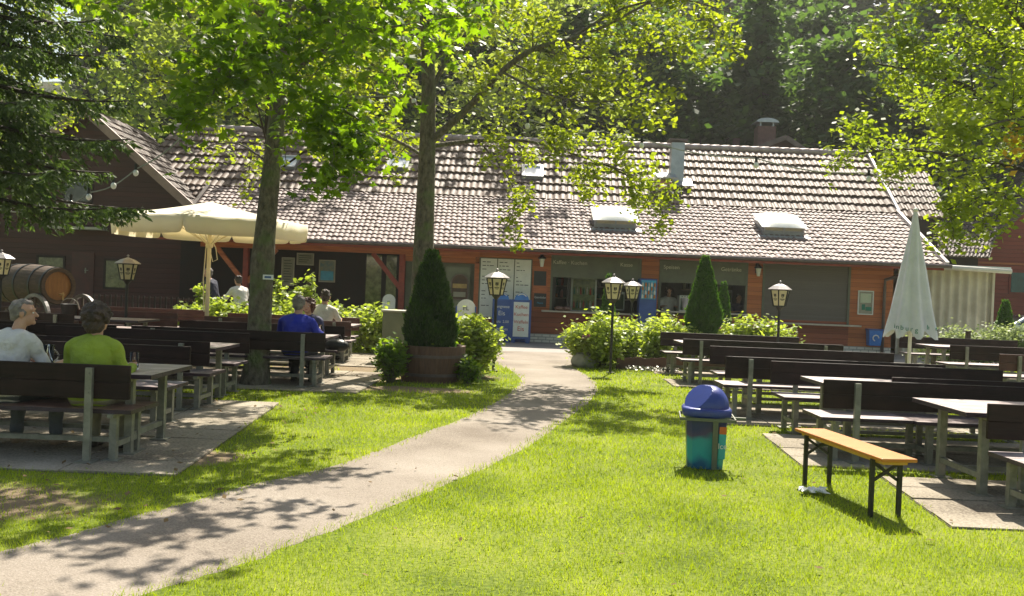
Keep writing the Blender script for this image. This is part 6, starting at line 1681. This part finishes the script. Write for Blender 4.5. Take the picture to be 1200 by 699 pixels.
# --- generic deciduous trees behind
def tree_generic(name, label, base, Ht, spread, mat, leafsize, seed, nlimb=16, trunk_r=.2, leafn=9, barkm=None, low=.35, nsub=9, group=None, tall=1.0):
    rnd = random.Random(seed); t = thing(name, label, 'tree', base, 0, group); w = MB(); pts = []
    tr = bez([Vector((0, 0, -.3)), Vector((rnd.gauss(0, .1), 0, Ht*.3)), Vector((rnd.gauss(0, .3), rnd.gauss(0, .3), Ht*.65)), Vector((rnd.gauss(0, .3), 0, Ht*.96))], 6)
    m_ = len(tr); w.tube(tr, [trunk_r*(1-.9*i/(m_-1)) for i in range(m_)], 10, cap=False)
    for k in range(nlimb):
        u = low + (1-low)*(k+rnd.random()*.8)/nlimb; i = min(int(u*(m_-1)), m_-2); p = tr[i].lerp(tr[i+1], u*(m_-1)-i); a = k*2.4+rnd.uniform(-.4, .4)
        R = spread*math.sin(PI*min(1, max(.12, (1-u)*1.15+.08)))**.7*rnd.uniform(.7, 1.15)*tall; e = Vector((math.cos(a), math.sin(a), rnd.uniform(.1, .5)+.5*u))
        lb = bez([p, p+e*R*.5, p+e*R+Vector((0, 0, -.15*R))], 3); grow(w, lb, trunk_r*.32*(1.1-u), .012, rnd, nsub, spread*.42, leafn, leafsize*.9, .2, .1, 2, pts)
    w.build('trunk', barkm or M_barkd, t, smooth=True); P = np.array(pts)
    quads_obj('crown', leaf_quads(P, leafsize, np.random.default_rng(seed), .8, .3, .7), mat, t)
    print(name, len(P)); return t
tree_generic('young_tree', 'leafy tree with small bright leaves standing behind the nearer bare trunk', (D(309, 400, 17.9).x, 17.9, 0), 8.2, 2.9, M_leafB, .11, 31, 22, .12, 15, low=.46, nsub=8)
for i, (px, Y, Ht, sp, lb) in enumerate([(95, 43, 16, 5.5, 'pale sunlit tree behind the left gabled house'), (200, 44, 17, 6, 'tall pale sunlit tree beyond the left end of the roof'), (330, 46, 18, 6, 'bright sunlit tree rising behind the roof left of the middle'), (470, 47, 19, 6.5, 'bright tree behind the roof at the middle trunk'), (610, 47, 17, 6, 'bright green tree behind the roof right of the middle trunk')]):
    tree_generic('sunlit_tree', lb, (D(px, 300, Y).x, Y, 0), Ht, sp, M_leafD, .34, 50+i, 18, .3, 12, low=.22, nsub=8, group='sunlit trees behind the roofs')

# --- spruce at the left edge
def spruce(name, label, base, Ht, R, seed, dens=1.0, mat=None, low=.12):
    rnd = random.Random(seed); t = thing(name, label, 'tree', base); w = MB()
    w.tube([(0, 0, -.2), (0, 0, Ht*.5), (0, 0, Ht)], [.26, .15, .02], 10, cap=False)
    C = []; U = []
    nb = int(95*dens)
    for k in range(nb):
        u = low + (1-low)*(k+rnd.random())/nb; z = Ht*u; L = R*(1-u)**.75*rnd.uniform(.75, 1.1)+.2; a = k*2.39996+rnd.uniform(-.3, .3)
        q = []
        for s in range(7):
            v = s/6; q.append(Vector((math.cos(a)*L*v, math.sin(a)*L*v, z - L*.30*v + L*.16*v*v*1.3)))
        w.tube(q, [.035*(1-v/7)+.004 for v in range(7)], 4, cap=False)
        for j in range(int(22*L)):
            v = rnd.uniform(.12, 1)*6; i = min(int(v), 5); p = q[i].lerp(q[i+1], v-i); sd = rnd.choice((-1, 1)); l2 = L*.32*(1.1-v/6)+.12
            dr = Vector((-math.sin(a)*sd+math.cos(a)*.6, math.cos(a)*sd+math.sin(a)*.6, -rnd.uniform(.25, 1.1))).normalized()
            nn = int(10*l2/.3)+4
            for x in range(nn):
                f = (x+rnd.random())/nn; C.append(tuple(p+dr*l2*f)); U.append(tuple((dr+Vector((rnd.gauss(0, .5), rnd.gauss(0, .5), rnd.gauss(0, .35)-.15))).normalized()))
    C = np.array(C); U = np.array(U); rg_ = np.random.default_rng(seed); n = len(C); S = rg_.uniform(.07, .13, n)
    nr = rg_.normal(0, 1, (n, 3)); W = np.cross(nr, U); W /= np.linalg.norm(W, axis=1)[:, None]
    V = np.stack([C-W*.013, C+U*S[:, None]*.5-W*.02, C+U*S[:, None], C+U*S[:, None]*.5+W*.02], 1).reshape(-1, 3)
    w.build('trunk', M_barkd, t, smooth=True); quads_obj('crown', V, mat or M_needle, t); print(name, n)
spruce('spruce_tree', 'dark spruce with drooping branches filling the upper left corner', (D(-40, 400, 13.6).x, 13.6, 0), 12.5, 2.8, 4, 1.35, low=.22)
tree_generic('hazel_tree', 'light green tree with airy twigs between the spruce and the gabled house', (D(-150, 400, 22.5).x, 22.5, 0), 10.5, 5.6, M_leafB, .12, 77, 26, .17, 14, low=.40, nsub=9)

# --- forest on the slope: three crown shapes, shared meshes
def forest_kind(seed, Ht, R, conifer):
    rnd = random.Random(seed); w = MB(); rg_ = np.random.default_rng(seed)
    w.tube([(0, 0, -1), (rnd.gauss(0, .2), 0, Ht*.5), (0, 0, Ht*.97)], [.30, .2, .03], 8, cap=False)
    pts = []
    nb = 64
    for k in range(nb):
        u = (.22 if not conifer else .10) + (.78 if not conifer else .9)*(k+rnd.random())/nb; z = Ht*u
        L = (R*(1-u)**.8+.35 if conifer else R*math.sin(PI*min(1, (1-u)*.95+.1))**.6)*rnd.uniform(.6, 1.1); a = k*2.39996
        e = Vector((math.cos(a), math.sin(a), -.25 if conifer else .35)); p = Vector((0, 0, z)); w.tube([p, p+e*L], [.06, .01], 4, cap=False)
        for j in range(int(46*L+26)):
            v = rnd.uniform(.2, 1.05); c = p+e*L*v; s = .22+.13*L; pts.append((c.x+rnd.gauss(0, s), c.y+rnd.gauss(0, s), c.z+rnd.gauss(0, s*.6)))
    P = np.array(pts); V = leaf_quads(P, .46, rg_, .7, .35 if conifer else .2, .7)
    return w, V
kinds = [forest_kind(101, 15, 3.4, False), forest_kind(102, 15.5, 3.7, True), forest_kind(103, 13, 3.6, False)]
fproto = []
def place_forest(i, kind, x, y, s, rz, label):
    z = float(hill_h(np.array([x]), np.array([y]))[0]) if y > 44 else 0
    if kind not in [k for k, _ in fproto]:
        t = thing('forest_tree', label, 'tree', (x, y, z), rz, 'forest trees on the slope behind the kiosk'); w, V = kinds[kind]
        w.build('trunk', M_barkd, t, smooth=True); quads_obj('crown', V, M_forest, t); t.scale = (s, s, s); fproto.append((kind, t))
    else:
        s *= 1.4 if y > 92 else 1; t = dup(dict(fproto)[kind], (x, y, z), rz, label, 'forest trees on the slope behind the kiosk'); t.scale = (s, s, s)
rnd = random.Random(77); i = 0
FL = 'dark tree of the dense wood on the slope behind the kiosk'
for (Y, n, x0, x1) in [(50, 10, -6, 30), (56, 13, -10, 34), (63, 13, -26, 42), (72, 14, -34, 46), (84, 13, -42, 54), (97, 14, -30, 62)]:
    for k in range(n):
        x = x0 + (x1-x0)*(k+.5+rnd.uniform(-.3, .3))/n; y = Y+rnd.uniform(-2.5, 2.5)
        if Y == 50 and x < 3: continue
        place_forest(i, (i*7+k) % 3, x, y, rnd.uniform(.95, 1.3), rnd.uniform(0, 6.28), FL); i += 1

# --- clipped conifers
def cone_bush(name, label, base, R, Ht, mat, n, leaf=.05, z0=.0, seed=1, power=.75, taper_low=.75):
    rg_ = np.random.default_rng(seed); t = thing(name, label, 'conifer', base)
    v = rg_.random(n); v = 1-np.sqrt(1-v*.995)            # more leaves where it is wide
    prof = np.where(v < .18, taper_low+(1-taper_low)*(v/.18), (1-(v-.18)/.82)**power)
    a = rg_.uniform(0, 2*PI, n); lump = 1+.05*np.sin(a*3+v*5)+.05*np.sin(a*5+v*14)+.045*np.sin(a*9-v*27)+.03*np.sin(a*2-v*40)
    r = R*prof*lump*(1-np.abs(rg_.normal(0, .13, n))+.10*(rg_.random(n)**6))
    C = np.stack([r*np.cos(a), r*np.sin(a), z0+Ht*v], -1); U = np.stack([np.cos(a)*.45+rg_.normal(0, .25, n), np.sin(a)*.45+rg_.normal(0, .25, n), np.full(n, .9)], -1); U /= np.linalg.norm(U, axis=1)[:, None]
    nr = rg_.normal(0, 1, (n, 3)); W = np.cross(nr, U); W /= np.linalg.norm(W, axis=1)[:, None]; S = (leaf*rg_.uniform(.6, 1.4, n))[:, None]
    V = np.stack([C-U*S*.3, C-W*S*.28+U*S*.3, C+U*S, C+W*S*.28+U*S*.3], 1).reshape(-1, 3)
    quads_obj('foliage', V, mat, t)
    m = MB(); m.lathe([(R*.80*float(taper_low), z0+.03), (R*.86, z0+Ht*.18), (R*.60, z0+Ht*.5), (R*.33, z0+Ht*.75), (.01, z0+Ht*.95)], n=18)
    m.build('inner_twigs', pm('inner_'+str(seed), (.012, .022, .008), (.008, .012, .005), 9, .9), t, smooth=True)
    m = MB(); m.tube([(0, 0, -.02), (0, 0, z0+.2)], .05, 8); m.build('stem', M_barkd, t); return t
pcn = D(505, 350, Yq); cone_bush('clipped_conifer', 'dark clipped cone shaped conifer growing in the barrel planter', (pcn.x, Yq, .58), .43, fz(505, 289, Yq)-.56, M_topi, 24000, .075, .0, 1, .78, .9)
pcn = D(825, 350, 22.8); cone_bush('cone_cypress', 'bright green pointed cypress in the middle of the right hydrangea bed', (pcn.x, 22.8, 0), .43, fz(825, 294, 22.8)-.75, M_topi2, 22000, .06, .75, 2, .85, .7)
pcn = D(848, 350, 26.5); cone_bush('cone_cypress', 'small slim cypress right behind the large bright cypress', (pcn.x, 26.5, 0), .26, fz(848, 325, 26.5)-.2, M_topi2, 9000, .06, .2, 3)
pcn = D(713, 350, 26.0); cone_bush('cone_cypress', 'small slim cypress behind the lantern pair near the first hatch', (pcn.x, 26.0, 0), .24, fz(713, 315, 26.0)-.2, M_topi2, 8000, .06, .2, 4)
pcn = D(1178, 355, 27.5); cone_bush('cone_cypress', 'small dark green cypress in front of the parked car', (pcn.x, 27.5, 0), .34, fz(1178, 347, 27.5)-.1, M_topi2, 7000, .07, .1, 5)

# --- bushes
def bush(label, c, rx, ry, h, seed, mat=None, leaf=.12, n=2600, flowers=0, name='hydrangea_bush', cat='bush', group=None, z0=0.0):
    rg_ = np.random.default_rng(seed); rnd = random.Random(seed); t = thing(name, label, cat, (c[0], c[1], 0), 0, group)
    m = MB(); K = 26; tips = []
    for k in range(K):
        a = rnd.uniform(0, 2*PI); q = math.sqrt(rnd.random()); hh = h*(1-.42*q*q)*rnd.uniform(.72, 1.08); p1 = Vector((rx*q*math.cos(a), ry*q*math.sin(a), hh))
        p0 = Vector((rx*.25*q*math.cos(a), ry*.25*q*math.sin(a), 0)); pm_ = p0.lerp(p1, .5)+Vector((rx*.12*math.cos(a), ry*.12*math.sin(a), 0)); m.tube([p0, pm_, p1], [.010, .008, .004], 4, cap=False); tips.append((p0, pm_, p1))
    m.build('stems', M_stem, t)
    C = []
    for i in range(n):
        p0, pm_, p1 = rnd.choice(tips); u = rnd.betavariate(2.4, 1.1); p = p0.lerp(pm_, u*2) if u < .5 else pm_.lerp(p1, u*2-1); s = .05+.11*min(1, rx)
        C.append((p.x+rnd.gauss(0, s), p.y+rnd.gauss(0, s), max(.04, p.z+rnd.gauss(0, s*.8))))
    quads_obj('foliage', leaf_quads(np.array(C), leaf, rg_, .75, .15, .62), mat or M_hyd, t)
    for k in range(flowers):
        p0, pm_, p1 = tips[k]; n_ = 60; d = rg_.normal(0, 1, (n_, 3)); d /= np.linalg.norm(d, axis=1)[:, None]; c_ = np.array(tuple(p1+Vector((0, -.06, .04))))+d*.075*np.array([1, 1, .75])
        quads_obj('blossom', leaf_quads(c_, .05, rg_, 1.2, 0, .9), M_pink, t)
    return t
def at(px, Y): return (D(px, 380, Y).x, Y)
GH = 'hydrangea bushes of the right bed'
bush('large hydrangea bush at the left end of the right bed, beside the boulder', at(705, 21.0), .75, .8, 1.28, 1, n=5200, flowers=3, group=GH, leaf=.115)
bush('hydrangea bush second from the boulder in the right bed', at(748, 21.8), .7, .7, 1.2, 2, n=3600, flowers=2, group=GH)
bush('hydrangea bush with a few pink heads left of the bright cypress', at(785, 22.6), .7, .7, 1.15, 3, n=3200, flowers=2, group=GH)
bush('low hydrangea bush at the foot of the bright cypress', at(822, 24.0), .8, .6, .95, 4, n=2600, flowers=0, group=GH)
bush('hydrangea bush right behind the bright cypress', at(856, 23.4), .7, .7, 1.28, 5, n=3200, flowers=2, group=GH)
bush('hydrangea bush at the right end of the bed beside the lantern', at(902, 23.2), .85, .7, 1.05, 6, n=3600, flowers=3, group=GH)
GL = 'shrubs of the left bed'
for i, (px, Y, r, hh, lb) in enumerate([(222, 24.0, .55, .95, 'young broad leaved shrub left of the parasol pole'), (262, 23.6, .6, 1.05, 'broad leaved shrub right of the parasol pole'), (292, 23.8, .6, .95, 'broad leaved shrub hidden partly by the bare trunk'),
        (333, 23.4, .75, 1.15, 'broad leaved shrub above the head of the person in blue'), (368, 24.5, .6, 1.25, 'shrub behind the curly haired and the cream dressed person'), (408, 23.4, .8, 1.0, 'shrub right of the person in cream'), (440, 22.6, .65, 1.15, 'yellowish shrub beside the olive box')]):
    bush(lb, at(px, Y), r, r, hh, 20+i, n=2600, group=GL, leaf=.13, name='garden_shrub')
for i, (px, lb) in enumerate([(236, 'tall leafy shoot by the parasol pole'), (325, 'tall leafy shoot right of the bare trunk'), (345, 'middle tall leafy shoot above the person in blue'), (361, 'tall leafy shoot nearest the framed picture')]):
    c = at(px, 24.8); bush(lb, c, .22, .22, [1.45, 1.75, 1.72, 1.8][i], 40+i, n=420, leaf=.17, name='leafy_shoot', cat='plant', group='tall leafy shoots of the left bed')
bush('hydrangea bush right of the barrel planter', (D(553, 400, 17.5).x, 17.5), .50, .5, 1.3, 60, n=3600, leaf=.11)
bush('leafy vine plant spilling over the left side of the planter', (D(457, 410, 15.6).x, 15.8), .24, .25, .80, 61, n=1300, leaf=.10, name='trailing_plant', cat='plant', mat=leaf_mat('vine', (.06, .12, .02), (.15, .24, .04), .5, .5, 3))
bush('low trailing plant at the right foot of the planter', (D(549, 420, 16.0).x, 16.1), .16, .2, .5, 62, n=700, leaf=.09, name='trailing_plant', cat='plant', mat=MATS['vine'])
bush('flowering underplanting with red and orange blooms in the barrel planter', (pq.x, Yq-.05), .50, .42, .80, 63, n=900, leaf=.08, name='underplanting', cat='plant', mat=MATS['vine'])
M_pale = leaf_mat('pale_hedge', (.16, .21, .09), (.32, .38, .2), .4, .5, 2, (1.5, 1.5, .9))
for i, (px, lb) in enumerate([(1106, 'pale variegated hedge bush right of the closed parasol'), (1140, 'pale variegated hedge bush before the corrugated shed'), (1172, 'pale variegated hedge bush below the parked car'), (1208, 'pale variegated hedge bush at the right edge')]):
    bush(lb, at(px, 26.0), .85, .6, 1.22 if i > 1 else 1.1, 70+i, n=3200, leaf=.09, mat=M_pale, name='hedge_bush', group='pale hedge bushes at the right')
for i, (px, lb) in enumerate([(1096, 'short wooden post in the pale hedge, left one'), (1135, 'short wooden post in the pale hedge, right one')]):
    c = at(px, 24.9); m = MB(); m.b2(-.05, .05, -.05, .05, 0, 1.0); m.prism([(-.06, -.06), (.06, -.06), (.06, .06), (-.06, .06)], 1.0, 1.03); o = m.build('hedge_post', M_wood); o.location = (c[0], c[1], 0); tag(o, lb, 'post')
# low boards and gravel edge of the right bed
m = MB(); a = at(724, 20.6); b2 = at(930, 21.9); L_n = 22
for k in range(L_n):
    p = Vector((a[0], a[1], 0)).lerp(Vector((b2[0], b2[1], 0)), k/L_n); m.box((p.x+.1, p.y, .12), (.19, .06, .24+.03*((k*7) % 3)), .06)
o = m.build('bed_edging', pm('edge_boards', (.16, .08, .06), (.09, .05, .04), 4, .8)); tag(o, 'low brown palisade edging along the right hydrangea bed', 'edging')
rgp = np.random.default_rng(8); n = 420; P = np.stack([rgp.uniform(D(735, 400, 20.2).x, D(800, 400, 20.2).x, n), rgp.uniform(19.9, 20.5, n)], -1)
scatter_quads('gravel', P, .06, M_galv, 'pale gravel strip along the palisade of the right bed', 'gravel', rgp, .05, .6)
# ================================================================ LIGHT, SKY, CAMERA
SUN_EL = math.radians(53); SUN_AZ = math.radians(14)   # ahead of the camera, slightly right
w = bpy.data.worlds.new('World'); scene.world = w; w.use_nodes = True
nt = w.node_tree
for n_ in list(nt.nodes): nt.nodes.remove(n_)
sky = nt.nodes.new('ShaderNodeTexSky'); sky.sky_type = 'NISHITA'; sky.sun_disc = False
sky.sun_elevation = SUN_EL; sky.sun_rotation = SUN_AZ; sky.air_density = 1.2; sky.dust_density = 2.5; sky.altitude = 300
bg = nt.nodes.new('ShaderNodeBackground'); bg.inputs['Strength'].default_value = .085
ow = nt.nodes.new('ShaderNodeOutputWorld'); tn = nt.nodes.new('ShaderNodeMix'); tn.data_type = 'RGBA'; tn.blend_type = 'MULTIPLY'; tn.inputs[0].default_value = 1; tn.inputs[7].default_value = (1, .93, .80, 1); nt.links.new(sky.outputs[0], tn.inputs[6]); nt.links.new(tn.outputs[2], bg.inputs[0]); nt.links.new(bg.outputs[0], ow.inputs[0])
sd = bpy.data.lights.new('sun', 'SUN'); sd.energy = 5.0; sd.angle = math.radians(.5); sd.color = (1, .93, .80)
so_ = bpy.data.objects.new('sun', sd); COL.objects.link(so_)
dirv = Vector((math.sin(SUN_AZ)*math.cos(SUN_EL), math.cos(SUN_AZ)*math.cos(SUN_EL), math.sin(SUN_EL)))
so_.rotation_euler = (-dirv).to_track_quat('-Z', 'Y').to_euler(); so_.location = (0, 0, 30)
cd = bpy.data.cameras.new('camera'); cam = bpy.data.objects.new('camera', cd); COL.objects.link(cam)
cd.sensor_width = 36; cd.lens = FPX/1200*36; cd.clip_end = 1000; cd.clip_start = .05
M4 = Matrix((CR, CU, -_f)).transposed().to_4x4(); M4.translation = CAM; cam.matrix_world = M4
scene.camera = cam
scene.view_settings.view_transform = 'Standard'; scene.view_settings.look = 'None'; scene.view_settings.gamma = 1; scene.view_settings.exposure = EXPO
scene.view_settings.use_curve_mapping = False
scene.render.engine = 'CYCLES'; c_ = scene.cycles
c_.max_bounces = 8; c_.diffuse_bounces = 4; c_.glossy_bounces = 3; c_.transmission_bounces = 6; c_.transparent_max_bounces = 8
c_.use_denoising = True; c_.use_adaptive_sampling = True; c_.adaptive_threshold = .02; c_.sample_clamp_indirect = 8

# light haze of the summer afternoon
HZ = 0.00045
m, nt = new_mat('haze_air'); out = N(nt, 'ShaderNodeOutputMaterial'); pv = N(nt, 'ShaderNodeVolumePrincipled')
pv.inputs['Color'].default_value = (.93, .95, .88, 1); pv.inputs['Density'].default_value = HZ; pv.inputs['Anisotropy'].default_value = .35
nt.links.new(pv.outputs[0], out.inputs['Volume'])
mb = MB(); mb.b2(-165, 165, -65, 215, -1.2, 62); hz_ = mb.build('haze', m); hz_['kind'] = 'stuff'
